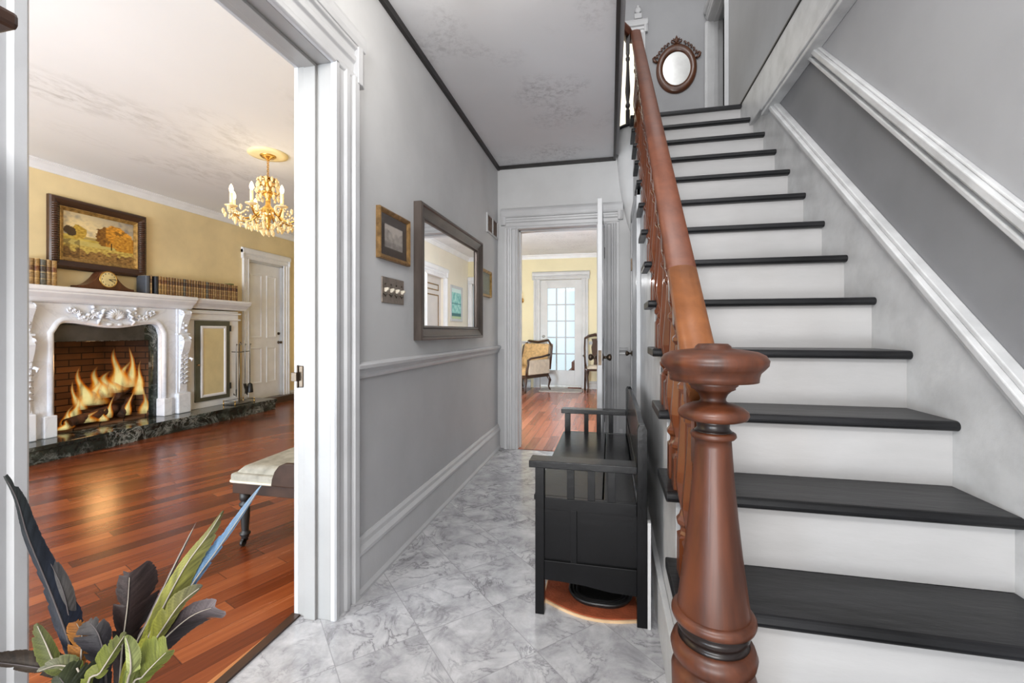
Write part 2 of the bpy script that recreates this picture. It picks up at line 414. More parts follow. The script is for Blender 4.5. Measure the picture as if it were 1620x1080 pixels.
    def build(s, name, mat, parent=None, bevel=0.0, seg=2, subsurf=0, **props):
        off = Vector((0, 0, 0)); r = parent
        while r is not None and r.parent is not None: r = r.parent
        if r is not None: off = OFF.get(r.name, off)
        me = bpy.data.meshes.new(name)
        if parent is None and s.v:      # put the origin at the base of the thing
            xs = [p[0] for p in s.v]; ys = [p[1] for p in s.v]; zs = [p[2] for p in s.v]
            off = Vector(((min(xs) + max(xs)) / 2, (min(ys) + max(ys)) / 2, min(zs)))
        me.from_pydata([tuple(Vector(p) - off) for p in s.v], [], s.f)
        me.polygons.foreach_set('use_smooth', s.s); me.polygons.foreach_set('material_index', s.mi)
        for m in (mat if isinstance(mat, (list, tuple)) else [mat]): me.materials.append(m)
        bm = bmesh.new(); bm.from_mesh(me); bmesh.ops.recalc_face_normals(bm, faces=bm.faces); bm.to_mesh(me); bm.free()
        if s.col is not None and len(s.col) == len(s.v):
            ca = me.color_attributes.new('Col', 'FLOAT_COLOR', 'POINT')
            for i, c in enumerate(s.col): ca.data[i].color = c if len(c) == 4 else (*c, 1.0)
        o = bpy.data.objects.new(name, me); C.objects.link(o)
        if parent is not None: o.parent = parent
        else: o.location = off; OFF[o.name] = off
        if bevel:
            b = o.modifiers.new('bevel', 'BEVEL'); b.width = bevel; b.segments = seg; b.limit_method = 'ANGLE'; b.angle_limit = math.radians(40)
        if subsurf:
            b = o.modifiers.new('sub', 'SUBSURF'); b.levels = b.render_levels = subsurf
        for k, x in props.items(): o[k] = x
        return o
OFF = {}

def thing(name, label, cat, loc, rotz=0.0, world=True, group=None):
    o = bpy.data.objects.new(name, None); C.objects.link(o); o.empty_display_size = 0.1
    o.location = loc; o.rotation_euler = (0, 0, rotz); o['label'] = label; o['category'] = cat
    if group: o['group'] = group
    OFF[o.name] = Vector(loc) if world else Vector((0, 0, 0))
    return o
def tag(o, label, cat, group=None, kind=None):
    o['label'] = label; o['category'] = cat
    if group: o['group'] = group
    if kind: o['kind'] = kind
    return o
def struct(mb, name, mat, label, cat, bevel=0.0):
    return tag(mb.build(name, mat, bevel=bevel), label, cat, None, 'structure')
def sthing(name, label, cat, loc):
    o = thing(name, label, cat, loc); o['kind'] = 'structure'; return o
def copy_tree(o, parent=None):
    c = o.copy(); C.objects.link(c); c.parent = parent
    for ch in list(o.children): copy_tree(ch, c)
    return c

# ------------------------------------------------------------------ key dimensions (metres, hall runs along +Y)
XL, XR, YF = -1.055, 1.08, 4.13
H1, RUN, RISE = 2.70, 0.2195, 0.2084
Z2 = 2.927
def tz(i): return 0.6344 + RISE * i
def ty(i): return 1.40 + RUN * i

# ------------------------------------------------------------------ shell
b = MB().box(-1.19, 1.08, -0.9, 4.13, -0.08, 0.0); struct(b, 'floor', M['marble'], 'grey veined marble tile floor laid diagonally in the hall', 'floor')
b = MB().box(-5.9, -2.38, -0.9, 6.9, -0.08, 0.0).box(-2.38, -1.225, -0.9, 4.22, -0.08, 0.0); struct(b, 'floor', M['floor_room'], 'glossy red-brown plank floor of the fireplace room', 'floor')
b = MB().box(-2.34, 0.86, 4.22, 8.75, -0.08, 0.0).box(-0.87, -0.03, 4.13, 4.22, -0.08, 0.0); struct(b, 'floor', M['floor_far'], 'red-brown plank floor of the room beyond the hall', 'floor')
b = MB().box(-1.225, -1.19, 0.6, 1.52, -0.08, 0.008); struct(b, 'trim_1', M['dark_wood'], 'dark wooden threshold strip under the wide left doorway', 'threshold')
b = MB().prism([(-1.30, 0.62), (-1.225, 0.62), (-1.225, 1.45)], 'z', -0.02, 0.003); struct(b, 'trim_2', M['tan_wood'], 'tan wooden border board along the left doorway threshold', 'floor board')
b = MB().box(-0.853, -0.05, 4.12, 4.27, -0.05, 0.006); struct(b, 'trim_3', M['floor_far'], 'wooden sill under the doorway at the end of the hall', 'threshold')

b = MB().box(-1.13, XL, -0.9, 0.585, 0, H1).box(-1.13, XL, 0.585, 1.535, 2.175, H1).box(-1.13, XL, 1.535, YF, 0, H1)
struct(b, 'wall_left', M['hall'], 'grey two-tone plaster wall on the left of the hall', 'wall')
b = MB().box(-1.2, -1.13, -0.9, 0.585, 0, H1).box(-1.2, -1.13, 0.585, 1.535, 2.175, H1).box(-1.2, -1.13, 1.535, 4.25, 0, H1).box(-2.3, -1.2, 4.19, 4.25, 0, H1).box(-2.38, -2.3, 4.19, 6.9, 0, H1)
struct(b, 'wall_inner', M['yellow'], 'yellow plaster face of the wall shared with the fireplace room', 'wall')
# end wall of the hall with its doorway and a rounded corner towards the stairs
b = MB().box(XL, -0.865, YF, 4.25, 0, Z2).box(-0.865, -0.038, YF, 4.25, 2.10, Z2).box(-0.038, 0.05, YF, 4.25, 0, Z2)
b.box(0.05, 0.25, YF, 4.25, 0, Z2 - 0.1)
cxr, cyr = 0.215, 4.135
struct(b, 'wall_end', M['hall'], 'grey end wall of the hall with a rounded corner beside the stairs', 'wall')
b = MB().box(-2.3, -0.865, 4.25, 4.31, 0, 2.64).box(-0.865, -0.038, 4.25, 4.31, 2.10, 2.64).box(-0.038, 0.76, 4.25, 4.31, 0, 2.64)
struct(b, 'wall_far_near', M['yellow_far'], 'yellow wall around the hall doorway inside the far room', 'wall')

b = MB()
b.lathe([(.02, 1.95), (.07, 2.12), (.105, 2.28), (.13, 2.44), (.148, 2.60), (.158, 2.75), (.163, Z2 - .02)], (cxr, cyr, 0), 48)
struct(b, 'trim_32', paint('white_plaster', (226, 226, 226), .5, .03, 3), 'white rounded plaster swelling under the edge of the landing', 'plaster')
# right wall: lower field under the sloping rail, upper field above it
b = MB().prism([(-0.9, 0), (4.25, 0), (4.25, 2.62), (2.69, 2.62), (0.05, 0.0)], 'x', XR, XR + 0.1)
struct(b, 'wall_right', M['grey_low'], 'darker grey wall below the sloping rail beside the stairs', 'wall')
b = MB().prism([(-0.9, 0), (0.05, 0.0), (2.69, 2.62), (-0.9, 2.62)], 'x', XR, XR + 0.1)
struct(b, 'wall_right_upper', M['grey_up'], 'paler grey wall above the sloping rail beside the stairs', 'wall')
b = MB().box(1.04, 1.18, -0.9, 4.34, Z2, 5.4).box(1.04, 1.18, 4.34, 5.12, 4.46, 5.4).box(1.04, 1.18, 5.12, 5.25, Z2, 5.4)
struct(b, 'wall_upstairs_right', M['grey_up'], 'grey upstairs wall above the stairwell band on the right', 'wall')
b = MB().box(-1.1, 1.2, 5.2, 5.3, Z2, 5.4)
struct(b, 'wall_upstairs_back', M['grey_up'], 'pale grey upstairs wall where the oval mirror hangs', 'wall')
b = MB().box(-1.2, 1.2, -0.9, 5.3, 5.4, 5.46); struct(b, 'ceiling', M['ceil_hall'], 'pale ceiling above the upstairs landing', 'ceiling')
b = MB().box(XL - .07, 0.046, -0.9, YF, H1, H1 + 0.12); struct(b, 'ceiling', M['ceil_hall'], 'scuffed white ceiling above the hall', 'ceiling')
b = MB().box(-5.9, -1.13, -0.9, 6.9, H1, H1 + 0.1); struct(b, 'ceiling', M['ceil_room'], 'scuffed white ceiling over the fireplace room', 'ceiling')
b = MB().box(-2.38, 0.86, 4.25, 8.85, 2.64, 2.74); struct(b, 'ceiling', M['ceil_far'], 'mottled white ceiling of the far room', 'ceiling')
# gallery and landing floor
b = MB().box(-1.1, 0.07, -0.9, 5.2, H1 + 0.12, Z2).box(0.07, 1.04, 4.1, 5.2, Z2 - 0.1, Z2)
struct(b, 'floor_upstairs', M['tread'], 'dark painted floor of the upstairs landing', 'floor')
b = MB().box(0.046, 0.074, -0.9, 4.05, H1 - 0.005, H1 + 0.12); struct(b, 'trim_4', M['grey_up'], 'grey edging board along the stairwell edge of the hall ceiling', 'trim')
b = MB().box(0.03, 0.05, -0.9, YF, H1 - 0.03, H1).box(XL, XL + 0.022, -0.9, YF, H1 - 0.035, H1).box(XL, 0.05, YF - 0.022, YF, H1 - 0.03, H1)
struct(b, 'trim_5', M['black_trim'], 'thin black cornice strip round the hall ceiling', 'trim')
b = MB().lathe([(.165, Z2 - .022), (.176, Z2 - .018), (.178, Z2 - .008), (.172, Z2 + .004), (.02, Z2 + .004)], (cxr, cyr, 0), 48)
struct(b, 'trim_6', M['tread'], 'black curved nosing where the landing meets the hall ceiling edge', 'trim')

# fireplace room: wall with firebox hole, end wall
XW = -5.15
b = MB().box(XW - 0.1, XW, -0.9, 3.05, 0, H1).box(XW - 0.1, XW, 3.05, 4.1, 1.20, H1).box(XW - 0.1, XW, 4.1, 5.47, 0, H1).box(XW - 0.1, XW, 5.47, 6.17, 2.17, H1).box(XW - 0.1, XW, 6.17, 6.9, 0, H1)
struct(b, 'wall_fireplace', M['yellow'], 'yellow plaster wall behind the white fireplace', 'wall')
b = MB().box(-5.2, -2.3, 6.8, 6.9, 0, H1); struct(b, 'wall_room_end', M['yellow'], 'yellow end wall of the fireplace room', 'wall')
def crown(name, T, length, label, proj=0.07, drop=0.085):
    prof = [(0, -drop), (0.012, -drop), (0.016, -drop * .8), (proj * .55, -drop * .35), (proj * .8, -drop * .2), (proj * .82, -0.012), (proj, -0.01), (proj, 0), (0, 0)]
    struct(MB(T).prism(prof, 'y', 0, length), name, M['white_bright'], label, 'crown moulding')
crown('trim_7', lambda p: (XW + p[0], -0.9 + p[1], H1 + p[2]), 7.7, 'white crown moulding above the fireplace wall')

# far room walls
b = MB().box(-2.3, -1.36, 8.75, 8.85, 0, 2.64).box(-1.36, -0.54, 8.75, 8.85, 2.145, 2.64).box(-0.54, 0.10, 8.75, 8.85, 0, 2.64).box(0.10, 0.695, 8.75, 8.85, 2.10, 2.64).box(0.10, 0.695, 8.75, 8.85, 0, 0.7).box(0.695, 0.86, 8.75, 8.85, 0, 2.64)
struct(b, 'wall_far', M['yellow_far'], 'yellow wall with a glazed door at the back of the far room', 'wall')
b = MB().box(0.785, 0.86, 4.25, 6.62, 0, 2.64).box(0.785, 0.86, 6.62, 7.36, 2.05, 2.64).box(0.785, 0.86, 7.36, 8.75, 0, 2.64)
struct(b, 'wall_far_right', paint('cream_plaster', (238, 230, 214), 0.6, 0.03, 1.5), 'cream right wall of the far room seen in the hall mirror', 'wall')
b = MB().box(-2.4, -2.3, 4.25, 8.75, 0, 2.64); struct(b, 'wall_far_left', M['yellow_far'], 'yellow left wall of the far room', 'wall')
crown('trim_8', lambda p: (-2.3 + p[1], 8.75 - p[0], 2.64 + p[2]), 3.085, 'white crown moulding over the glazed door wall', 0.06, 0.08)
crown('trim_9', lambda p: (0.785 - p[0], 4.3 + p[1], 2.64 + p[2]), 4.45, 'white crown moulding on the right wall of the far room', 0.06, 0.08)

# ------------------------------------------------------------------ mouldings
def baseboard(name, T, length, h, label):
    prof = [(0, 0), (0.032, 0), (0.032, 0.012), (0.024, 0.03), (0.022, h * .68), (0.028, h * .72), (0.028, h * .78), (0.016, h * .86), (0.014, h * .94), (0.006, h), (0, h)]
    struct(MB(T).prism(prof, 'y', 0, length), name, M['white'], label, 'baseboard')
baseboard('baseboard_left', lambda p: (XL + p[0], 1.665 + p[1], p[2]), 2.45, 0.235, 'tall white baseboard along the left wall of the hall')
baseboard('baseboard_end', lambda p: (0.082 + p[1], YF - p[0], p[2]), 0.03, 0.235, 'short white baseboard right of the hall end doorway')
baseboard('baseboard_far', lambda p: (-2.3 + p[1], 8.75 - p[0], p[2]), 0.75, 0.15, 'white baseboard left of the glazed door')
baseboard('baseboard_far_right', lambda p: (-0.4 + p[1], 8.75 - p[0], p[2]), 1.15, 0.15, 'white baseboard right of the glazed door')
baseboard('baseboard_room', lambda p: (XW + p[0], 6.32 + p[1], p[2]), 0.4, 0.15, 'white baseboard beside the panelled door')
RAILP = [(0, 0), (0.01, 0), (0.014, 0.012), (0.012, 0.022), (0.02, 0.034), (0.034, 0.044), (0.036, 0.058), (0.028, 0.066), (0.014, 0.07), (0, 0.07)]
def rail(name, T, length, label):
    struct(MB(T).prism(RAILP, 'y', 0, length), name, M['white'], label, 'chair rail')
rail('trim_10', lambda p: (XL + p[0], 1.665 + p[1], 0.917 + p[2]), 2.465, 'white chair rail along the left wall of the hall')
rail('trim_11', lambda p: (0.082 + p[1], YF - p[0], 0.905 + p[2]), 0.07, 'short white chair rail right of the hall end doorway')
rail('trim_12', lambda p: (-2.3 + p[1], 8.75 - p[0], 0.86 + p[2]), 0.75, 'white chair rail left of the glazed door')
rail('trim_13', lambda p: (-0.4 + p[1], 8.75 - p[0], 0.86 + p[2]), 1.15, 'white chair rail right of the glazed door')

# casings: local coordinates (along wall, out of wall, up)
CASE = [(0, 0), (0, .016), (.006, .022), (.024, .022), (.03, .014), (.062, .016), (.07, .026), (.088, .028), (.096, .018), (.112, .02), (.118, .033), (.145, .035), (.145, 0)]
def casing(name, T, a0, a1, ztop, label, w=0.145, ear=0.045, hh=None, zbot=0.0, sides=(1, 1), eardrop=0.10):
    W_ = M['white_bright'] if name in ('trim_19', 'trim_20', 'trim_29') else M['white']
    k = w / 0.145; t = sthing(name, label, 'door casing', T((a0, 0, zbot)))
    pr = [(x * k, y) for x, y in CASE]
    for sd in (0, 1):
        if not sides[sd]: continue
        e, sg = (a0, -1) if sd == 0 else (a1, 1)
        mb = MB(T).prism([(e + sg * x, y) for x, y in pr], 'z', zbot, ztop + 0.012); mb.build('casing_leg', W_, t)
    hh = hh or w
    l = a0 - (w + ear if sides[0] else 0.0); r = a1 + (w + ear if sides[1] else 0.0)
    hp = [(y, ztop + x * hh / w) for x, y in pr]
    mb = MB(T)
    # head board with moulded face, plus a cap that turns down as ears
    l2 = a0 - (w if sides[0] else 0); r2 = a1 + (w if sides[1] else 0)
    mb.prism(hp, 'x', l2, r2)
    mb.prism([(0, ztop + hh - .02), (.038, ztop + hh - .02), (.044, ztop + hh), (.044, ztop + hh + .03), (.036, ztop + hh + .05), (.014, ztop + hh + .062), (0, ztop + hh + .062)], 'x', l, r)
    for sd, (p, q) in enumerate(((l, l2 + .012), (r2 - .012, r))):
        if sides[sd]: mb.prism([(p, 0), (p, .038), ((p + q) / 2, .04), (q, .03), (q, 0)], 'z', ztop + hh - eardrop, ztop + hh + .03)
    mb.build('casing_head', W_, t, 0.002, 1)
    return t
# wide left doorway (hall face), the near leg partly visible at the picture's left edge
casing('trim_14', lambda p: (XL + p[1], p[0], p[2]), 0.60, 1.52, 2.16, 'wide white moulded casing of the left doorway', 0.145, 0.045, 0.16, 0.0, (1, 1), 0.17)
b = MB().box(-1.2, XL, 1.52, 1.535, 0, 2.16).box(-1.2, XL, 0.585, 0.60, 0, 2.16).box(-1.2, XL, 0.585, 1.535, 2.16, 2.175)
b.box(-1.165, -1.115, 1.507, 1.52, 0, 2.15).box(-1.165, -1.115, 0.6, 0.613, 0, 2.15).box(-1.165, -1.115, 0.6, 1.52, 2.147, 2.16)
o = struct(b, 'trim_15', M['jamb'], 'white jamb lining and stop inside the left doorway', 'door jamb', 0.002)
casing('trim_16', lambda p: (-1.2 - p[1], p[0], p[2]), 0.60, 1.52, 2.16, 'white casing of the left doorway on the fireplace room side')
# strike plate
t = thing('strike_plate', 'small dark metal latch keeper on the left doorway jamb', 'strike plate', (-1.19, 1.518, 0.90))
MB().box(-1.198, -1.174, 1.514, 1.52, 0.90, 0.985).build('plate', M['bronze'], t, 0.003)
b = MB(); b.box(-1.214, -1.19, 1.497, 1.514, 0.925, 0.96); b.lathe([(.004, 0), (.004, .09)], (-1.196, 1.512, .898), 8); b.build('keeper_lip', M['bronze'], t, 0.002)
# end-of-hall doorway
casing('trim_17', lambda p: (p[0], YF - p[1], p[2]), -0.853, -0.05, 2.09, 'white eared casing around the doorway at the end of the hall', 0.13, 0.035, 0.14)
b = MB().box(-0.865, -0.853, YF, 4.31, 0, 2.09).box(-0.05, -0.038, YF, 4.31, 0, 2.09).box(-0.865, -0.038, YF, 4.31, 2.09, 2.10)
b.box(-0.853, -0.84, 4.18, 4.21, 0, 2.09).box(-0.063, -0.05, 4.18, 4.21, 0, 2.09).box(-0.853, -0.05, 4.18, 4.21, 2.077, 2.09)
struct(b, 'trim_18', M['white'], 'white jamb lining of the doorway at the end of the hall', 'door jamb')

def knob(mb, c, ax, s=1.0):
    """door knob profile along axis ax from the door face"""
    pr = [(.028 * abs(s), 0), (.028 * abs(s), .006 * s), (.011 * abs(s), .010 * s), (.009 * abs(s), .03 * s), (.018 * abs(s), .036 * s), (.026 * abs(s), .05 * s), (.024 * abs(s), .062 * s), (.012 * abs(s), .068 * s), (1e-6, .069 * s)]
    mb.lathe(pr, c, 16, ax)

# open door standing square to the end wall, hinged on the right jamb
dr = sthing('door_1', 'white panelled door standing open into the end of the hall', 'door', (-0.07, 4.1, 0.01))
mb = MB().box(-0.091, -0.055, 3.33, 4.10, 0.012, 2.105)
mb.build('door_leaf', M['white'], dr, 0.003)
mb = MB()
for (z0, z1) in ((0.22, 0.85), (1.05, 1.95)):
    for (y0, y1) in ((3.43, 3.67), (3.76, 4.0)):
        for x0, x1 in ((-0.097, -0.091), (-0.055, -0.049)):
            mb.box(x0, x1, y0, y0 + .02, z0, z1).box(x0, x1, y1 - .02, y1, z0, z1).box(x0, x1, y0, y1, z0, z0 + .02).box(x0, x1, y0, y1, z1 - .02, z1)
mb.build('panel_moulding', M['white'], dr, 0.002, 1)
for sg, x in ((-1, -0.091), (1, -0.055)):
    mb = MB(); knob(mb, (x, 3.40, 0.925), 'x', sg); mb.build('knob', M['bronze'], dr)
MB().box(-0.085, -0.061, 3.3285, 3.33, 0.87, 0.98).build('latch_plate', M['bronze'], dr)
for z in (0.3, 1.78):
    MB().lathe([(.008, 0), (.008, .10)], (-0.053, 4.095, z), 10).build('hinge', M['iron'], dr)

# panelled grey/gold door (far room right), seen only in the mirror
dr = sthing('door_2', 'pale grey door with gold panel lines seen in the hall mirror', 'door', (0.83, 7.0, 0.0))
mb = MB().box(0.83, 0.87, 6.62, 7.36, 0.0, 2.05); mb.build('door_leaf', M['door_grey'], dr)
mb = MB()
for (y0, y1, z0, z1) in ((6.70, 7.24, 1.82, 1.93), (6.70, 7.24, 1.18, 1.75), (6.70, 7.24, 0.15, 1.05)):
    mb.box(0.822, 0.83, y0, y0 + .02, z0, z1).box(0.822, 0.83, y1 - .02, y1, z0, z1).box(0.822, 0.83, y0, y1, z0, z0 + .02).box(0.822, 0.83, y0, y1, z1 - .02, z1)
mb.build('panel_line', M['gold_dull'], dr)
casing('trim_19', lambda p: (0.785 - p[1], p[0], p[2]), 6.62, 7.36, 2.05, 'white casing round the grey door in the far room', 0.13)
# window on far wall right (seen in the mirror)
w = sthing('window_1', 'bright window in the corner of the far room', 'window', (0.34, 8.8, 0.7))
MB().box(0.10, 0.13, 8.76, 8.83, 0.7, 2.1).box(0.68, 0.695, 8.76, 8.83, 0.7, 2.1).box(0.10, 0.695, 8.76, 8.83, 0.7, 0.74).box(0.10, 0.695, 8.76, 8.83, 2.06, 2.1).box(0.1, 0.695, 8.77, 8.82, 1.38, 1.42).build('window_frame', M['white'], w)
MB().box(0.12, 0.685, 8.79, 8.795, 0.72, 2.08).build('pane', M['glass'], w)
casing('trim_20', lambda p: (p[0], 8.75 - p[1], p[2]), 0.10, 0.695, 2.10, 'white casing of the far room corner window', 0.08, 0.005, None, 0.7)
# glazed back door
dr = sthing('door_3', 'white glazed door with fifteen panes at the back of the far room', 'door', (-0.95, 8.76, 0.02))
gx0, gx1, gz0, gz1 = -1.216, -0.679, 0.35, 1.975
mb = MB().box(-1.36, gx0, 8.755, 8.80, 0.06, 2.14).box(gx1, -0.544, 8.755, 8.80, 0.06, 2.14).box(gx0, gx1, 8.755, 8.80, 0.06, gz0).box(gx0, gx1, 8.755, 8.80, gz1, 2.14)
mb.build('door_leaf', M['white'], dr, 0.003)
mb = MB()
for k in range(1, 3):
    x = gx0 + (gx1 - gx0) * k / 3; mb.box(x - .011, x + .011, 8.757, 8.795, gz0, gz1)
for k in range(1, 5):
    z = gz0 + (gz1 - gz0) * k / 5; mb.box(gx0, gx1, 8.758, 8.794, z - .011, z + .011)
mb.build('muntin_grid', paint('shaded_muntin', (176, 180, 184), .5, .03), dr)
MB().box(gx0, gx1, 8.775, 8.779, gz0, gz1).build('pane', M['glass'], dr)
MB().box(-1.35, -0.55, 8.745, 8.80, 0.02, 0.06).build('door_sweep', M['nickel'], dr)
mb = MB().lathe([(.03, 0), (.03, -.012), (.012, -.016), (.012, -.04), (.026, -.05), (.024, -.07), (1e-6, -.074)], (-1.29, 8.755, 0.86), 14, 'y'); mb.build('knob', M['nickel'], dr)
mb = MB().lathe([(.028, 0), (.028, -.016), (1e-6, -.018)], (-1.29, 8.755, 1.02), 14, 'y'); mb.build('deadbolt', M['nickel'], dr)
MB().box(-1.315, -1.265, 8.75, 8.756, 0.90, 0.985).build('lock_plate', M['nickel'], dr)
casing('trim_21', lambda p: (p[0], 8.75 - p[1], p[2]), -1.36, -0.544, 2.145, 'white casing around the glazed back door', 0.13, 0.03, 0.10)

# outdoors beyond the glazed door
b = MB().box(-5.5, 4.5, 12.0, 12.1, -0.3, 5.0); tag(b.build('backdrop', M['outdoor']), 'hazy bright daylight beyond the glazed door', 'outdoors', None, 'structure')
b = MB().box(-5.5, 4.5, 8.86, 12.0, -0.3, -0.1); struct(b, 'ground_outside', M['skyout'], 'pale ground outside the glazed door', 'ground')
t = thing('deck_steps', 'red-brown wooden steps outside the glazed door', 'steps', (-0.55, 9.5, -0.1))
for k, (z0, z1) in enumerate(((-0.1, 0.3), (0.3, 0.48), (0.48, 0.66))):
    MB().box(-0.86 + .07 * k, 0.6, 9.25 + .1 * k, 10.6, z0, z1).build('step', M['redwood'], t, 0.01)

# upstairs doorway in the right wall, and the lit window at the left
b = MB().box(1.04, 1.18, 5.105, 5.12, Z2, 4.46).box(1.04, 1.18, 4.34, 4.352, Z2, 4.46).box(1.04, 1.18, 4.34, 5.12, 4.45, 4.475)
b.box(1.09, 1.13, 5.09, 5.105, Z2, 4.46).box(1.09, 1.13, 4.352, 5.12, 4.435, 4.45)
struct(b, 'trim_22', M['white'], 'white jamb lining of the upstairs doorway on the right', 'door jamb')
casing('trim_23', lambda p: (1.04 - p[1], p[0], p[2]), 4.352, 5.105, 4.46, 'white casing of the upstairs doorway on the right', 0.05, 0.0, 0.13, Z2, (1, 1), 0.02)
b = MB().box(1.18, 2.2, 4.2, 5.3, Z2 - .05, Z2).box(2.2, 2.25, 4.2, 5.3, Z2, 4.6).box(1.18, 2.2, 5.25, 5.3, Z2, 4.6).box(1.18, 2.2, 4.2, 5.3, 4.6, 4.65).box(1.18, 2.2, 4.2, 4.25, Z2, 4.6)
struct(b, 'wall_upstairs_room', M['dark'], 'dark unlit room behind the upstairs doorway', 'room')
b = MB().box(1.15, 1.175, 5.075, 5.105, Z2 + .02, Z2 + .14); tag(b.build('door_hinge', M['brass'], None, .003), 'brass hinge low on the upstairs doorway jamb', 'hinge')
w = sthing('window_2', 'sunlit cream window behind the top of the stair rail', 'window', (0.0, 5.18, Z2))
MB().box(-0.45, 0.30, 5.185, 5.195, Z2 + .05, 4.47).build('blind', M['warm_light'], w)
casing('trim_24', lambda p: (p[0], 5.2 - p[1], p[2]), -0.45, 0.30, 4.47, 'white casing of the sunlit upstairs window', 0.085, 0.03, 0.11, Z2)
t = thing('finial_block', 'small white carved rosette standing on the upstairs window casing', 'finial', (0.31, 5.185, 4.64))
mb = MB().box(0.27, 0.35, 5.165, 5.2, 4.642, 4.70); mb.build('block', M['white'], t, .004)
mb = MB().lathe([(.036, 0), (.036, -.012), (.02, -.018), (1e-6, -.016)], (0.31, 5.18, 4.735), 18, 'y').ball((.31, 5.18, 4.775), .02, 10); mb.build('rosette', M['white'], t)

# ------------------------------------------------------------------ staircase
st = thing('staircase', 'staircase with black treads and white risers climbing along the right wall', 'staircase', (0.62, 1.2, 0))
def tread_mb():
    mb = MB()
    r = 0.016; prof = [(0.255, -0.032), (0.255, 0.0)] + [(r - r * math.sin(t), -r + r * math.cos(t)) for t in [PI * k / 8 for k in range(9)]]
    mb.prism(prof, 'x', 0.166, 1.052)
    return mb
tm = None
for i in range(-2, 11):
    if tm is None:
        o = MB().build('tmp_tread', M['tread']); bpy.data.objects.remove(o)
        tm = tread_mb().build('tread', M['tread'], st, 0.004)
        base_loc = tm.location.copy()
        o = tm
    else:
        o = tm.copy(); C.objects.link(o); o.parent = st
    o.location = Vector((0, ty(i), tz(i)))
MB().prism([(ty(11), Z2 - .03), (ty(11) + .25, Z2 - .03), (ty(11) + .25, Z2), (ty(11) + .012, Z2), (ty(11), Z2 - .012)], 'x', 0.166, 1.02).build('landing_nosing', M['tread'], st, .003)
rm = None
for i in range(-2, 12):
    y = ty(i) + 0.036
    if rm is None:
        rm = MB().box(0.2, 1.052, 0, 0.018, -RISE, -0.03).build('riser', M['riser'], st); o = rm
    else:
        o = rm.copy(); C.objects.link(o); o.parent = st
    o.location = Vector((0, y, tz(i) if i < 11 else Z2))
# (tread and riser meshes are in local coordinates: undo the empty's offset once)
for o in st.children:
    if o.name.startswith(('tread', 'riser')):
        pass
poly = [(ty(-2) + .036, 0.0)]
for i in range(-2, 12):
    z = (tz(i) if i < 11 else Z2) - 0.031
    poly += [(ty(i) + .036, z), (ty(i + 1) + .036 if i < 11 else 4.12, z)]
poly.append((4.12, 0.0))
MB().prism(poly, 'x', 0.198, 0.212).build('outer_stringer', M['white_worn'], st, label='white panelled stair side under the treads')
# scalloped end moulding of each tread, and skirt board on the wall side
lo = lambda y, c: c + 0.912 * (y - 1.41)
MB().prism([(0.42, 0), (4.1, 0), (4.1, 2.75), (3.36, 2.70), (0.42, lo(.42, .915))], 'x', 1.05, XR).build('skirt_board', M['white_worn'], st)
mb = MB()
for c0, c1, x0 in ((.905, .93, 1.036), (.93, .962, 1.026), (.962, .985, 1.044)):
    mb.prism([(0.42, lo(.42, c0)), (3.34, lo(3.34, c0)), (3.34, lo(3.34, c1)), (0.42, lo(.42, c1))], 'x', x0, XR)
mb.build('skirt_cap_moulding', M['white_worn'], st, .004)
b = MB()
up = lambda y, c: c + 0.985 * (y - 1.41)
for c0, c1, x0 in ((1.325, 1.350, 1.052), (1.350, 1.378, 1.066), (1.378, 1.415, 1.044), (1.415, 1.428, 1.06)):
    ye = 2.70
    b.prism([(0.15, up(.15, c0)), (ye + (1.428 - c0) * .5, up(ye + (1.428 - c0) * .5, c0)), (ye + (1.428 - c1) * .5, up(ye + (1.428 - c1) * .5, c1)), (0.15, up(.15, c1))], 'x', x0, XR)
struct(b, 'trim_25', M['white_worn'], 'sloping white chair rail on the stair wall', 'chair rail', .004)
b = MB().box(1.02, XR, -0.9, 3.90, 2.665, Z2).box(1.004, XR, -0.9, 3.32, 2.625, 2.665).box(1.014, XR, -0.9, 3.34, 2.60, 2.625)
struct(b, 'trim_26', M['white_worn'], 'broad white band at landing height along the stair wall', 'trim', .005)
b = MB().box(1.014, XR, -0.9, 4.33, Z2, Z2 + .012); struct(b, 'trim_27', M['black_trim'], 'thin black line on top of the white landing band', 'trim')

# under-stair cupboard door
dr = sthing('door_4', 'white cupboard door under the stairs with a dark knob', 'door', (0.19, 3.45, 0.0))
mb = MB().box(0.178, 0.198, 3.12, 3.80, 0.02, 2.02); mb.build('door_leaf', M['white'], dr, .003)
mb = MB(); knob(mb, (0.178, 3.74, 0.94), 'x', -0.8); mb.build('knob', M['bronze'], dr)
MB().box(0.168, 0.179, 3.77, 3.80, 1.62, 1.72).build('bolt_box', M['bronze'], dr, .002)
b = MB().box(0.172, 0.198, 3.80, 3.90, 0, 2.1).box(0.172, 0.198, 3.04, 3.12, 0, 2.1).box(0.172, 0.198, 3.04, 3.90, 2.02, 2.12)
struct(b, 'trim_28', M['white'], 'white casing of the cupboard door under the stairs', 'door casing', .004)
b = MB().box(0.176, 0.198, 1.0, 3.04, 0, 0.19); struct(b, 'baseboard_stair', M['white_worn'], 'white baseboard along the foot of the stair side', 'baseboard', .004)

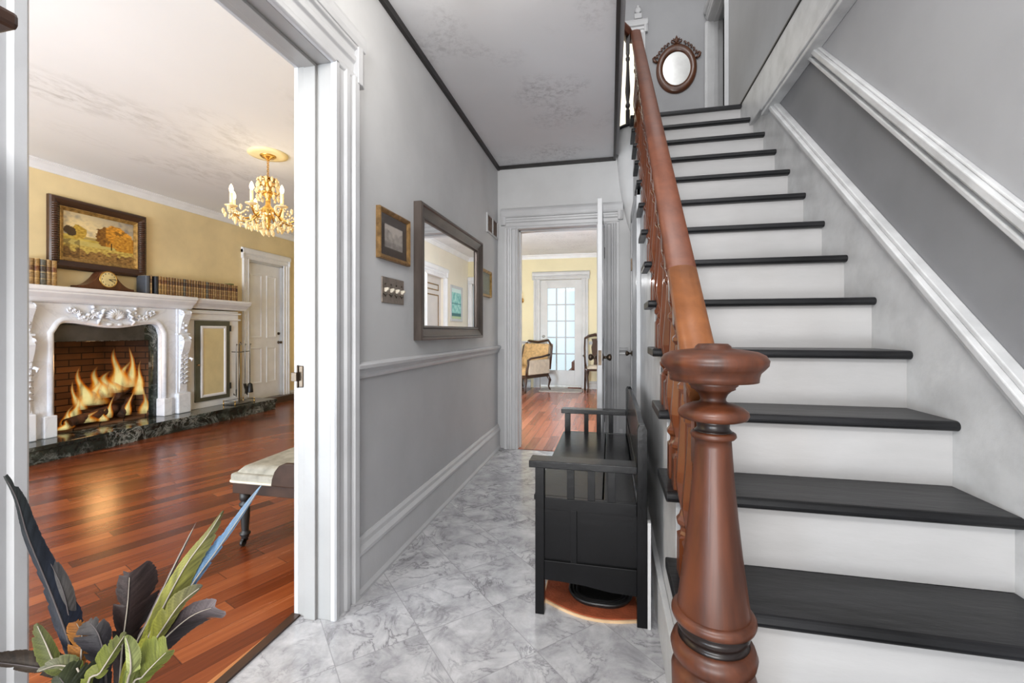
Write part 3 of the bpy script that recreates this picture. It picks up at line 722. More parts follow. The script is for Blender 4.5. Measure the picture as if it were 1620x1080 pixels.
# ------------------------------------------------------------------ banister
bn = thing('stair_banister', 'brown wooden stair banister with a heavy turned newel post', 'banister', (0.22, 1.04, tz(-2)))
NX, NY = 0.22, 1.04
cap = [(1e-5, 1.094), (.03, 1.093), (.036, 1.088), (.038, 1.083), (.062, 1.080), (.088, 1.076), (.102, 1.069), (.109, 1.058), (.1075, 1.048), (.100, 1.039), (.093, 1.032), (.09, 1.022), (.0895, 1.013), (.05, 1.011)]
body = [(.05, 1.012), (.05, 1.003), (.045, .999), (.045, .995), (.037, .991), (.030, .984), (.026, .975), (.026, .970), (.030, .966), (.046, .962), (.060, .956), (.070, .948), (.072, .940), (.068, .932), (.058, .928), (.037, .926)]
neck = [(.037, .927), (.034, .921), (.033, .910), (.037, .905), (.040, .902)]
post = [(.040, .903), (.046, .899), (.047, .893), (.043, .888), (.037, .885), (.038, .87), (.0425, .80), (.050, .72), (.0585, .64), (.067, .575), (.0755, .505), (.0755, .49)]
ring_ = [(.070, .516), (.081, .514), (.0855, .508), (.086, .501), (.0835, .494), (.076, .489), (.07, .488)]
groove = [(.077, .490), (.070, .484), (.073, .478), (.073, .470), (.066, .464), (.066, .456), (.074, .451)]
foot = [(.073, .452), (.083, .445), (.088, .43), (.085, .414), (.076, .405), (.074, .398), (.082, .39), (.086, .378), (.084, .30), (.084, tz(-2))]
nw = MB().lathe(post, (NX, NY, 0), 40).build('newel_post', M['newel'], bn)
MB().lathe(cap, (NX, NY, 0), 48).build('newel_cap', M['newel'], nw)
MB().lathe(ring_, (NX, NY, 0), 40).build('newel_collar', M['newel'], nw)
MB().lathe(body, (NX, NY, 0), 40).build('newel_ring', M['newel'], nw)
MB().lathe(neck, (NX, NY, 0), 32).build('newel_neck', M['newel_dark'], nw)
MB().lathe(groove, (NX, NY, 0), 36).build('newel_groove', M['newel_dark'], nw)
MB().lathe(foot, (NX, NY, 0), 40).build('newel_foot', M['newel'], nw)
def hz(y): return 1.086 + 0.949 * (y - 1.2)
RP = [(.030 - .0, -.078), (.036, -.066), (.034, -.05), (.042, -.036), (.044, -.02), (.040, -.008), (.028, -.001), (.012, .003), (-.012, .003), (-.028, -.001), (-.040, -.008), (-.044, -.02), (-.042, -.036), (-.034, -.05), (-.036, -.066), (-.030, -.078)]
ys = 1.45
MB().sweep(RP, [(NX, 1.10, hz(1.135)), (NX, 1.15, hz(1.155)), (NX, 1.2, hz(1.2)), (NX, ys, hz(ys))]).build('handrail_end', M['rail_light'], bn, label='lighter orange lower length of the handrail')
path = [(NX, ys, hz(ys)), (NX, 2.4, hz(2.4)), (NX, 3.9, hz(3.9)), (NX, 4.02, hz(4.02)), (NX - .004, 4.10, hz(4.07)), (NX - .03, 4.15, hz(4.08)), (NX - .06, 4.10, 3.80), (NX - .085, 4.0, 3.78), (0.09, 3.90, 3.76), (0.06, 3.8, 3.74), (0.05, 3.5, 3.74), (0.045, 1.2, 3.74)]
MB().sweep(RP, path).build('handrail', M['rail'], bn)
def bal_mb(x, y, z0, z1, s=1.15):
    h = z1 - z0; mb = MB()
    blk = 0.15 * h
    mb.lathe([(.030 * s, 0), (.030 * s, blk), (.024 * s, blk + .006)], (x, y, z0), 4, 'z', False, PI / 4)
    pr = [(.020, .155), (.016, .17), (.016, .185), (.025, .20), (.026, .215), (.019, .23), (.015, .25), (.022, .30), (.0275, .36), (.027, .40), (.0215, .50), (.0165, .62), (.0145, .70), (.016, .705), (.023, .72), (.023, .735), (.015, .75), (.016, .77), (.021, .79)]
    mb.lathe([(r * s, f * h) for r, f in pr], (x, y, z0), 8, 'z', False, PI / 8)
    mb.lathe([(.0235 * s, .79 * h), (.0275 * s, .80 * h), (.0275 * s, h)], (x, y, z0), 4, 'z', False, PI / 4)
    return mb
protos = {}
for i in range(-1, 11):
    for k, dy in enumerate((0.055, 0.163)):
        y = ty(i) + dy
        if k not in protos:
            protos[k] = (bal_mb(0.215, y, tz(i), hz(y) - .06).build('baluster', M['baluster'], bn), i); continue
        src, i0 = protos[k]
        o = src.copy(); C.objects.link(o); o.parent = bn; o.location = src.location + Vector((0, RUN * (i - i0), RISE * (i - i0)))
MB()
bal_mb(0.215, ty(-2) + .163, tz(-2), hz(ty(-2) + .163) - .06).build('baluster', M['baluster'], bn)
# dark gallery balusters at the landing edge
g0 = bal_mb(0.152, 4.005, Z2 + .004, 3.72, 0.85).build('baluster', M['newel_dark'], bn, label='dark-stained baluster at the landing edge')
for (x, y) in ((0.045, 3.75), (0.045, 3.5), (0.045, 3.25), (0.045, 3.0), (0.045, 2.75), (0.045, 2.5), (0.045, 2.25), (.045, 2.0)):
    o = g0.copy(); C.objects.link(o); o.parent = bn; o.location = Vector((x - 0.152, y - 4.005, 0))

# ------------------------------------------------------------------ settle
t = thing('hall_settle', 'black painted slatted hall settle standing against the stair side', 'settle', (-0.08, 2.4, 0))
S = M['settle']; y0s, y1s = 1.735, 2.95
for y in (y0s, y1s - .036):
    MB().box(-0.29, -0.254, y, y + .036, 0, 0.585).build('front_leg', S, t, .002)
    mb = MB().prism([(0.100, 0), (0.138, 0), (0.138, 0.75), (0.128, 0.768), (0.108, 0.768), (0.100, 0.75)], 'y', y, y + .036); mb.build('rear_leg', S, t, .002)
    MB().box(-0.312, 0.100, y - .022, y + .062, 0.585, 0.613).build('arm_rest', S, t, .003)
    for x in (-0.165, -0.085, -0.008):
        MB().box(x, x + .028, y + .008, y + .026, 0.462, 0.586).build('arm_slat', S, t, .001)
    mb = MB().box(-0.254, 0.10, y + .006, y + .03, 0.415, 0.462); mb.build('end_rail', S, t, .002)
    yo = y + .012
    MB().box(-0.254, 0.10, yo, yo + .012, 0.18, 0.42).build('end_panel', S, t)
    MB().box(-0.150, -0.126, y + .004, y + .02, 0.20, 0.42).build('end_stile', S, t, .002)
    ap = [(-0.254, 0.215), (0.10, 0.215), (0.10, 0.115), (0.0, 0.118), (-0.1, 0.132), (-0.2, 0.138), (-0.254, 0.138)]
    MB().prism(ap, 'y', y + .002, y + .02).build('end_apron', S, t, .002)
MB().box(-0.30, -0.028, y0s + .03, y1s - .03, 0.44, 0.462).build('seat_lid', S, t, .003)
MB().box(-0.024, 0.10, y0s + .03, y1s - .03, 0.44, 0.461).build('seat_back_board', S, t, .003)
MB().box(-0.272, -0.258, y0s + .03, y1s - .03, 0.14, 0.44).build('front_panel', S, t, .002)
MB().box(-0.26, 0.10, y0s + .03, y1s - .03, 0.14, 0.155).build('bottom_board', S, t)
mb = MB().prism([(y0s + .03, 0.47), (y1s - .03, 0.47), (y1s - .03, 0.755), (y1s - .25, 0.775), (2.34, 0.78), (y0s + .25, 0.775), (y0s + .03, 0.755)], 'x', 0.108, 0.130)
mb.build('back_panel', S, t, .004)
MB().box(0.104, 0.108, y0s + .04, y1s - .04, 0.47, 0.56).build('back_rail', S, t, .001)
MB().box(0.1385, 0.150, y0s - .002, y0s + .03, 0.0, 0.40).build('rear_batten', M['white_worn'], t)
# mat and tray under the settle
t = thing('floor_mat', 'rounded terracotta mat with a pale edge under the black settle', 'mat', (-0.08, 2.1, 0))
def rr(x0, x1, y0, y1, r, n=6):
    P = []
    for cx, cy, a in ((x1 - r, y1 - r, 0), (x0 + r, y1 - r, 90), (x0 + r, y0 + r, 180), (x1 - r, y0 + r, 270)):
        P += [(cx + r * math.cos(math.radians(a + 90 * k / n)), cy + r * math.sin(math.radians(a + 90 * k / n))) for k in range(n + 1)]
    return P
arcf = lambda e: [(-0.268 + .372 * k / 14 - e * (1 - 2 * k / 14), 1.80 + .03 * (1 - 2 * k / 14) - .055 * math.sin(PI * k / 14) - e) for k in range(15)]
MB().prism(arcf(.006) + [(0.11, 2.6), (-0.274, 2.6)], 'z', 0.0, 0.010).build('mat_border', M['mat_edge'], t)
MB().prism(arcf(0.0) + [(0.104, 2.59), (-0.268, 2.59)], 'z', 0.010, 0.016).build('mat_face', M['mat_red'], t)
t = thing('boot_tray', 'black oval rubber tray lying on the terracotta mat', 'tray', (-0.03, 2.1, 0.016))
MB().prism(rr(-0.165, 0.085, 1.80, 2.45, .10), 'z', 0.016, 0.024).build('tray_base', M['rubber'], t, .003)
mb = MB()
for k, ins in enumerate((0.0, 0.014, 0.028)):
    P = rr(-0.165 + ins, 0.085 - ins, 1.80 + ins, 2.45 - ins, .10 - ins, 8); P.append(P[0])
    mb.tube([(p[0], p[1], .03 - .002 * k) for p in P], .0075, 6)
mb.build('tray_rim', M['rubber'], t)

# ------------------------------------------------------------------ things on the left wall of the hall
def frame_x(mb, xw, y0, y1, z0, z1, w, prof, inward=1):
    """rectangular picture frame on a wall x=xw facing +x; prof: (distance from outer edge, projection)"""
    n = len(prof)
    def ring(d, p): return [(xw + p, y0 + d, z0 + d), (xw + p, y1 - d, z0 + d), (xw + p, y1 - d, z1 - d), (xw + p, y0 + d, z1 - d)]
    v = []; f = []
    for d, p in prof: v += ring(d, p)
    for i in range(n):
        j = (i + 1) % n
        for k in range(4):
            k2 = (k + 1) % 4; f.append((i * 4 + k, i * 4 + k2, j * 4 + k2, j * 4 + k))
    mb.add(v, f); return mb
def picture_x(mb, x, y0, y1, z0, z1, fn, nu, nv):
    mb.grid(lambda u, v: (x, y0 + (y1 - y0) * u, z0 + (z1 - z0) * v), nu, nv, True, fn); return mb

t = thing('wall_mirror', 'large rectangular mirror in a bronze-brown frame on the left hall wall', 'mirror', (XL, 2.87, 1.07))
fp = [(0, 0), (0, .045), (.006, .05), (.016, .05), (.022, .042), (.03, .040), (.045, .034), (.066, .024), (.07, .030), (.078, .030), (.084, .02), (.084, .008), (.084, 0)]
frame_x(MB(), XL, 2.26, 3.46, 1.07, 1.837, .084, fp).build('frame', M['mframe'], t)
MB().box(XL + .002, XL + .012, 2.34, 3.38, 1.15, 1.757).build('mirror_glass', M['mirror'], t)

def photo(u, v):
    n1 = noise.noise(Vector((u * 9, v * 9, 1))) * .5 + noise.noise(Vector((u * 26, v * 26, 4))) * .35
    g = .42 + .28 * n1
    inside = .18 < u < .82 and .22 < v < .76
    if not inside: return lin((74, 60, 52)) if (u < .06 or u > .94 or v < .05 or v > .95) else tuple(c * (1 + .3 * n1) for c in lin((66, 54, 48))[:3])
    uu, vv = (u - .18) / .64, (v - .22) / .54
    if vv > .62 + .18 * math.sin(uu * 7 + .8): g = .62 + .1 * n1
    elif vv < .28: g = .34 + .25 * n1
    for cx in (.3, .62):
        if abs(uu - cx) < .10 and .35 < vv < .75 - abs(uu - cx): g = .5 + .2 * n1
    return (g * .86, g * .76, g * .68)
def small_frame(name, label, y0, y1, z0, z1, w, mat, fn, nu, nv):
    t = thing(name, label, 'picture', (XL, (y0 + y1) / 2, z0))
    frame_x(MB(), XL, y0, y1, z0, z1, w, [(0, 0), (0, .02), (w * .3, .024), (w * .7, .018), (w, .012), (w, 0)]).build('frame', mat, t)
    picture_x(MB(), XL + .008, y0 + w * .9, y1 - w * .9, z0 + w * .9, z1 - w * .9, fn, nu, nv).build('photograph', M['vcol'], t)
    MB().box(XL + .0100, XL + .0106, y0 + w * .9, y1 - w * .9, z0 + w * .9, z1 - w * .9).build('glass', M['picture_glass'], t)
small_frame('framed_photograph', 'sepia photograph of a house in a gold frame above the switches', 1.858, 2.178, 1.463, 1.703, .022, M['gold_dull'], photo, 44, 40)
def greenpic(u, v):
    n1 = noise.noise(Vector((u * 14, v * 14, 7))) * .5 + .5; c = lin((150, 152, 128)); d = lin((118, 122, 100))
    e = .16 < u < .84 and .14 < v < .86
    return tuple((a * n1 + b_ * (1 - n1)) * (1.0 if e else .8) for a, b_ in zip(c[:3], d[:3]))
small_frame('framed_print', 'small grey-green print in a thin gold frame right of the mirror', 3.50, 3.835, 1.418, 1.65, .024, M['gold'], greenpic, 24, 24)
t = thing('switch_plate', 'pewter plate of four toggle switches below the sepia photograph', 'light switch', (XL, 2.02, 1.257))
MB().box(XL, XL + .006, 1.906, 2.132, 1.257, 1.382).build('plate', M['pewter'], t, .003)
for k in range(4):
    y = 1.906 + .226 * (k + .5) / 4
    MB().prism([(XL + .005, 1.311), (XL + .012, 1.308), (XL + .026, 1.320), (XL + .024, 1.330), (XL + .005, 1.328)], 'y', y - .007, y + .007).build('toggle', M['toggle'], t, .001)
    mb = MB()
    for z in (1.291, 1.348): mb.lathe([(.0045, 0), (.0045, .003), (1e-6, .004)], (XL + .006, y, z), 8, 'x')
    mb.tube([(XL + .0065, y - .018, 1.30), (XL + .0075, y, 1.292), (XL + .0065, y + .018, 1.30)], .0025, 5); mb.build('screw_ornament', M['bronze'], t)
t = thing('vent_grille', 'double brown air vent in a white frame high beside the end doorway', 'vent', (XL, 3.905, 1.99))
frame_x(MB(), XL, 3.722, 4.09, 1.992, 2.162, .014, [(0, 0), (0, .012), (.014, .014), (.016, .008), (.016, 0)]).build('vent_frame', M['white'], t)
MB().box(XL, XL + .014, 3.90, 3.918, 2.0, 2.155).build('divider', M['white'], t)
for (a, c) in ((3.736, 3.90), (3.918, 4.076)):
    mb = MB().box(XL, XL + .003, a, c, 2.006, 2.148)
    for k in range(10): mb.box(XL + .003, XL + .008, a, c, 2.010 + .014 * k, 2.016 + .014 * k)
    mb.build('grille', M['vent_brown'], t)

# wall shelf whose corner enters the picture at the upper left
t = thing('wall_shelf', 'dark wooden shelf corner jutting from the wall at upper left', 'shelf', (-0.9, 0.2, 1.36))
mb = MB().box(-1.055, -0.754, -0.35, 0.427, 1.513, 1.535); mb.build('shelf_board', M['dark_wood'], t, .006)
MB().box(-1.055, -0.80, -0.31, 0.385, 1.535, 1.56).build('shelf_cornice', M['dark_wood'], t, .006)
for y in (-0.2, 0.25): MB().prism([(-1.05, 1.36), (-1.05, 1.513), (-0.84, 1.513), (-0.95, 1.45)], 'y', y, y + .025).build('bracket', M['dark_wood'], t)
# brass ceiling lamp just above the picture's top edge
t = thing('ceiling_lamp', 'brass ceiling lamp whose finial hangs at the top edge of the hall', 'lamp', (-0.605, 1.62, 2.42))
cx, cy = -0.605, 1.62
MB().lathe([(.07, 2.70), (.072, 2.685), (.03, 2.672), (.012, 2.66), (.012, 2.50)], (cx, cy, 0), 20).build('canopy', M['brass'], t)
MB().lathe([(.11, 2.60), (.115, 2.585), (.10, 2.53), (.06, 2.49), (.02, 2.475)], (cx, cy, 0), 28).build('glass_bowl', M['lampglass'], t)
MB().lathe([(.0125, 2.50), (.03, 2.482), (.034, 2.474), (.02, 2.465), (.01, 2.455), (.013, 2.447), (.011, 2.438), (.004, 2.43), (1e-5, 2.424)], (cx, cy, 0), 16).build('finial', M['brass'], t)

# ------------------------------------------------------------------ upstairs oval mirror
t = thing('oval_mirror', 'oval mirror in a carved dark wood frame on the upstairs wall', 'mirror', (0.72, 5.2, 3.74))
oc = (0.72, 5.2, 4.035)
pr = [(.150, 0), (.150, -.02), (.158, -.03), (.172, -.034), (.19, -.036), (.207, -.032), (.218, -.02), (.222, -.01), (.222, 0)]
mb = MB(); n = 48; v = []; f = []
for r, p in pr:
    for i in range(n):
        a = 2 * PI * i / n; rx = r if r < .16 else r; v.append((oc[0] + rx * .97 * math.cos(a), oc[1] + p, oc[2] + (r * 1.24) * math.sin(a)))
m_ = len(pr)
for j in range(m_ - 1):
    for i in range(n): f.append((j * n + i, j * n + (i + 1) % n, (j + 1) * n + (i + 1) % n, (j + 1) * n + i))
mb.add(v, f, True); mb.build('frame', M['brown_wood'], t)
MB().lathe([(.151, -.012), (1e-5, -.013)], (0, 0, 0), 40, 'y').build('mirror_glass', M['oldmirror'], t) if False else None
mb = MB(); ring = [(oc[0] + .148 * math.cos(2 * PI * i / 40), oc[1] - .014, oc[2] + .188 * math.sin(2 * PI * i / 40)) for i in range(40)]
mb.add(ring, [tuple(range(40))]); mb.build('mirror_glass', M['oldmirror'], t)
mb = MB()
def leafy(a, s):
    cx_, cz_ = oc[0] + .224 * math.cos(a), oc[2] + .283 * math.sin(a)
    d = Vector((math.cos(a), 0, math.sin(a))); q = Vector((-math.sin(a), 0, math.cos(a))) * (1 if math.cos(a) > 0 else -1)
    P = [Vector((cx_, oc[1] - .018, cz_)) + d * (x * s) + q * (y * s) for x, y in ((-.005, -.01), (.02, -.004), (.032, .01), (.026, .024), (.014, .022), (.014, .012))]
    mb.tube(P, [.009 * s, .011 * s, .009 * s, .007 * s, .006 * s, .004 * s], 6)
for half in ((22, 31, 40, 49, 58, 67), (113, 122, 131, 140, 149, 158)):
    mb = MB()
    for dg in half: leafy(math.radians(dg), 0.85 if 30 < dg < 150 else 1.5)
    mb.build('leaf_carving', M['brown_wood'], t)
mb = MB(); zc = oc[2] + .275
for sg in (-1, 1):
    mb.tube([(oc[0], 5.18, zc), (oc[0] + sg * .03, 5.18, zc + .006), (oc[0] + sg * .055, 5.18, zc + .02), (oc[0] + sg * .05, 5.18, zc + .04), (oc[0] + sg * .034, 5.18, zc + .034)], [.009, .009, .008, .008, .006], 6)
    mb.tube([(oc[0], 5.18, zc + .01), (oc[0] + sg * .022, 5.18, zc + .04), (oc[0] + sg * .035, 5.18, zc + .058)], [.01, .012, .004], 6)
mb.tube([(oc[0], 5.18, zc), (oc[0], 5.18, zc + .05), (oc[0], 5.18, zc + .088)], [.014, .018, .003], 8)
mb.build('crest', M['brown_wood'], t)

# ------------------------------------------------------------------ fireplace room
XM = -5.00
t = thing('hearth', 'raised dark green marble hearth slab under the fireplace', 'hearth', (-4.92, 3.9, 0))
MB().box(-5.148, -4.715, 2.1, 5.50, 0.0, 0.112).build('plinth', M['green_marble'], t)
MB().box(-5.148, -4.70, 2.1, 5.515, 0.112, 0.150).build('slab', M['green_marble'], t, .004)
HZ = 0.15
t = thing('fireplace', 'white carved marble fireplace surround with serpentine opening', 'fireplace', (-5.05, 3.57, HZ))
oy0, oy1 = 3.06, 4.085; cyc = (oy0 + oy1) / 2
def archz(y):
    q = abs(y - cyc) / ((oy1 - oy0) / 2)       # 0 centre .. 1 edge
    if q > .80: return 1.20 - (1 - math.sqrt(max(0, 1 - ((q - .80) / .20) ** 2))) * .13
    return 1.155 + .045 * (1 - math.cos(PI * q / .80)) / 2
N = 40; ar = [(oy0 + (oy1 - oy0) * k / N, archz(oy0 + (oy1 - oy0) * k / N)) for k in range(N + 1)]
MB().prism([(oy0 - .155, HZ), (oy0, HZ)] + ar + [(oy1, HZ), (oy1 + .155, HZ), (oy1 + .155, 1.385), (oy0 - .155, 1.385)], 'x', -5.15, XM).build('surround_panel', M['white_marble'], t, .006)
# roll moulding following the opening
pth = [(XM - .008, oy0 - .02, HZ + .0), (XM - .008, oy0 - .02, 1.02)] + [(XM - .008, y + (-.02 if k == 0 else .02 if k == N else 0), z + .035) for k, (y, z) in enumerate(ar)] + [(XM - .008, oy1 + .02, 1.02), (XM - .008, oy1 + .02, HZ)]
MB().tube(pth, .028, 8).build('opening_moulding', M['white_marble'], t)
for y in (oy0 - .075, oy1 - .005):
    MB().box(-5.15, XM + .035, y - .01, y + .09, HZ, HZ + .20).build('inner_plinth', M['white_marble'], t, .008)
for sg, yc in ((-1, oy0 - .225), (1, oy1 + .225)):
    MB().box(-5.15, XM + .015, yc - .07, yc + .07, HZ, 1.385).build('pilaster', M['white_marble'], t, .005)
    MB().box(-5.15, XM + .055, yc - .085, yc + .08, HZ, HZ + .24).build('pilaster_base', M['white_marble'], t, .012)
    mb = MB().box(-5.15, XM + .04, yc - .08, yc + .08, 1.075, 1.10); mb.build('pilaster_band', M['white_marble'], t, .006)
    mb = MB()      # acanthus scroll console down the pilaster
    prof = [(0.02, 1.38), (.085, 1.36), (.10, 1.32), (.07, 1.26), (.045, 1.18), (.03, 1.10), (.075, 1.04), (.095, 1.0), (.08, .93), (.05, .84), (.042, .74), (.03, .60), (.03, .46), (.02, .40)]
    mb.prism([(XM + a, z) for a, z in prof] + [(XM - .02, .40), (XM - .02, 1.38)], 'y', yc - .045, yc + .045)
    for zc, rr_ in ((1.335, .035), (1.03, .032)):
        for s2 in (-1, 1):
            P = [(XM + .058 + r * math.cos(a), yc + s2 * .047, zc + r * math.sin(a)) for a, r in [(k * .7, rr_ * (1 - k / 12)) for k in range(11)]]
            mb.tube(P, .009, 6)
    for k in range(9):
        z = .50 + .055 * k
        for s2 in (-1, 1):
            mb.tube([(XM + .035, yc, z), (XM + .05, yc + s2 * .03, z + .03), (XM + .048, yc + s2 * .056, z + .012)], [.012, .011, .004], 6)
        mb.ball((XM + .045, yc, z + .01), .013, 8)
    for k in range(6):
        z = 1.13 + .03 * k; mb.ball((XM + .05, yc + (-.02 if k % 2 else .02), z), .018, 8)
    mb.tube([(XM + .06, yc + .05, .80), (XM + .085, yc + .065, .79), (XM + .08, yc + .06, .76)], [.014, .016, .006], 6)
    mb.build('scroll_carving', M['white_marble'], t)
# carved frieze: shell cartouche and foliage
mb = MB()
zc = 1.275
mb.ball((XM + .012, cyc, zc), .052, 16, .45, 1.35, .85)
for k in range(11):
    a = math.radians(-10 + 20 * k); mb.tube([(XM + .02, cyc, zc - .03), (XM + .035, cyc + .055 * math.cos(a), zc + .045 * math.sin(a)), (XM + .018, cyc + .095 * math.cos(a), zc + .075 * math.sin(a))], [.008, .014, .008], 6)
for sg in (-1, 1):
    for k in range(3):
        y = cyc + sg * (.10 + .0 * k)
        mb.tube([(XM + .03, y + sg * .02 * k, zc + .07 - .05 * k), (XM + .045, y + sg * (.03 + .02 * k), zc + .05 - .05 * k), (XM + .02, y + sg * (.02 + .02 * k), zc + .01 - .05 * k)], [.012, .016, .008], 6)
    P = []
    for k in range(30):
        s_ = k / 29; P.append((XM + .014, cyc + sg * (.12 + .28 * s_), zc - .02 + .035 * math.sin(s_ * 9) - .0 * s_ + .03 * s_))
    mb.tube(P, [.012 - .007 * k / 29 for k in range(30)], 6)
    for k in range(7):
        s_ = (k + .5) / 7; y = cyc + sg * (.13 + .27 * s_); z = zc - .01 + .035 * math.sin(s_ * 9) + .03 * s_
        for q in range(2):
            a0 = q * PI + k
            sp = [(XM + .016, y + r * math.cos(a), z + r * math.sin(a)) for a, r in [(a0 + j * .75, .034 * (1 - j / 10)) for j in range(9)]]
            mb.tube(sp, [.009 - .0006 * j for j in range(9)], 6)
        mb.ball((XM + .02, y + sg * .012, z + .012), .014, 8)
for sg in (-1, 1):
    mb.ball((XM + .016, cyc + sg * .05, zc - .085), .02, 8, .7, 1.6, .8); mb.ball((XM + .016, cyc + sg * .2, zc + .085), .018, 8)
mb.build('frieze_carving', M['white_marble'], t)
# mantel shelf
mp = [(-5.15, 1.385), (-4.985, 1.385), (-4.965, 1.40), (-4.955, 1.415), (-4.945, 1.43), (-4.915, 1.455), (-4.90, 1.47), (-4.90, 1.485), (-4.885, 1.49), (-4.88, 1.50), (-4.88, 1.525), (-4.89, 1.532), (-5.15, 1.532)]
MB().prism(mp, 'y', 2.55, 4.42).build('mantel_shelf', M['white_bright'], t, .002)
MB().box(-5.15, -5.06, 3.0, 4.13, HZ, 1.26).build('void', M['iron'], t) if False else None
# dark stone slips around the fire opening
MB().prism([(oy0 - .02, HZ), (oy0 + .015, HZ), (oy0 + .015, 1.02), (4.03, 1.02), (4.03, HZ), (oy1 + .02, HZ), (oy1 + .02, 1.26), (oy0 - .02, 1.26)], 'x', -5.14, -5.075).build('stone_slip', M['green_marble'], t, .003)
MB().box(-5.074, -5.068, oy0, 3.93, 1.025, 1.18).build('lintel_stone', M['slab_dark'], t)
# firebox behind
b = MB()
pl = [(-5.14, oy0 - .02), (-5.14, oy1 - .02), (-5.62, 3.90), (-5.62, 3.30)]
b.add([(x, y, z) for z in (HZ, 1.06) for x, y in pl] , [(1, 2, 6, 5), (2, 3, 7, 6), (3, 0, 4, 7)])
b.build('firebox', M['brick'], t)
MB().prism([(-5.14, oy0 - .02), (-5.14, oy1 - .02), (-5.62, 3.92), (-5.62, 3.28)], 'z', HZ - .05, HZ + .015).build('firebox_floor', M['brick'], t)
MB().prism([(-5.14, oy0 - .02), (-5.14, oy1 - .02), (-5.64, 3.95), (-5.64, 3.25)], 'z', 1.06, 1.08).build('firebox_top', M['iron'], t)
# built-in cupboard right of the fireplace
t = thing('mantel_cupboard', 'white built-in cupboard with olive door right of the fireplace', 'cupboard', (-5.08, 4.78, HZ))
MB().box(-5.15, -5.035, 4.39, 5.17, HZ, 1.39).build('carcase', M['white_bright'], t, .003)
mp2 = [(-5.15, 1.405), (-5.0, 1.405), (-4.985, 1.43), (-4.955, 1.455), (-4.93, 1.47), (-4.915, 1.49), (-4.905, 1.505), (-4.905, 1.527), (-5.15, 1.53)]
MB().prism(mp2, 'y', 4.42, 5.27).build('cupboard_shelf', M['white_bright'], t, .002)
MB().box(-5.05, -5.01, 4.40, 5.19, 1.265, 1.285).box(-5.05, -5.005, 4.40, 5.19, 1.345, 1.365).build('cornice_moulding', M['white_bright'], t, .004)
d = MB().box(-5.036, -5.015, 4.505, 5.015, 0.235, 1.255); d = d.build('door', M['olive'], t, .003, label='olive green cupboard door with cream panel')
frame_x(MB(), -5.015, 4.575, 4.95, .285, 1.19, .03, [(0, 0), (0, .01), (.012, .014), (.03, .010), (.034, .004), (.034, 0)]).build('panel_frame', M['white_bright'], d)
MB().box(-5.014, -5.012, 4.605, 4.92, .315, 1.16).build('panel', M['cream_panel'], d)
MB().lathe([(.012, 0), (.006, .012), (.012, .024), (1e-6, .03)], (-5.015, 4.535, .70), 10, 'x').build('knob', M['gold_dull'], d)
for z in (.35, 1.12): MB().box(-5.02, -5.008, 5.012, 5.03, z, z + .08).build('hinge', M['iron'], d)

# logs and flames
def logthing(p, q, r, label, mat=None):
    p, q = Vector(p), Vector(q); n = 10; P = []; R = []
    for k in range(n + 1):
        s_ = k / n; w = noise.noise_vector(p * 9 + Vector((s_ * 3, 0, 0))) * .012; P.append(p.lerp(q, s_) + w); R.append(r * (1 + .14 * noise.noise(Vector((s_ * 7, p.y * 9, 2)))))
    t = MB().tube(P, R, 12).build('fire_log', mat or M['log']); tag(t, label, 'log', 'logs burning in the fireplace'); return t
logthing((-5.28, 3.50, .42), (-5.32, 3.86, .47), .075, 'thick upper log with a pale cut end in the fire')
logthing((-5.24, 3.72, .44), (-5.34, 3.99, .52), .07, 'short thick log leaning at the right of the fire')
logthing((-5.16, 3.26, .22), (-5.24, 3.74, .29), .05, 'long charred log lying low at the front of the fire')
logthing((-5.30, 3.40, .25), (-5.36, 4.02, .26), .06, 'dark charred log at the back of the fire bed')
logthing((-5.20, 3.78, .20), (-5.26, 3.92, .36), .035, 'small burning stick propped at the right of the fire')
logthing((-5.40, 3.30, .20), (-5.42, 3.62, .24), .045, 'blackened log end at the left of the fire bed')
def flame(mb, base, h, w, seed, lean=0.0, amax=1.0):
    rnd = random.Random(seed); ph = rnd.random() * 6; nu, nv = 8, 18
    B = Vector(base); nrm = Vector((.80, -.60, 0)); side = Vector((.60, .80, 0))
    def fn(u, v):
        wv = w * (1 - v) ** .75 * (0.75 + .5 * math.sin(PI * min(1, v * 1.6 + .2)))
        x = (u - .5) * 2 * wv * .5 + math.sin(v * 5 + ph) * w * .22 * v + lean * v
        d = math.cos((u - .5) * PI) * w * .22 + math.sin(v * 7 + ph * 2) * .012
        return B + side * x + nrm * d + Vector((0, 0, h * v))
    def cf(u, v):
        e = 1 - abs(u - .5) * 2
        core = max(0, min(1, e * 1.6 - v * .7))
        a = max(0.0, min(1.0, e * 2.6)) * (1 - v ** 2.2) * amax * min(1, .35 + v * 3)
        c0, c1, c2 = lin((206, 84, 16)), lin((244, 158, 40)), lin((255, 236, 160))
        if core < .5: k = core * 2; c = [p * (1 - k) + q * k for p, q in zip(c0, c1)]
        else: k = core * 2 - 1; c = [p * (1 - k) + q * k for p, q in zip(c1, c2)]
        return (c[0], c[1], c[2], a)
    mb.grid(fn, nu, nv, True, cf)
fm = MB()
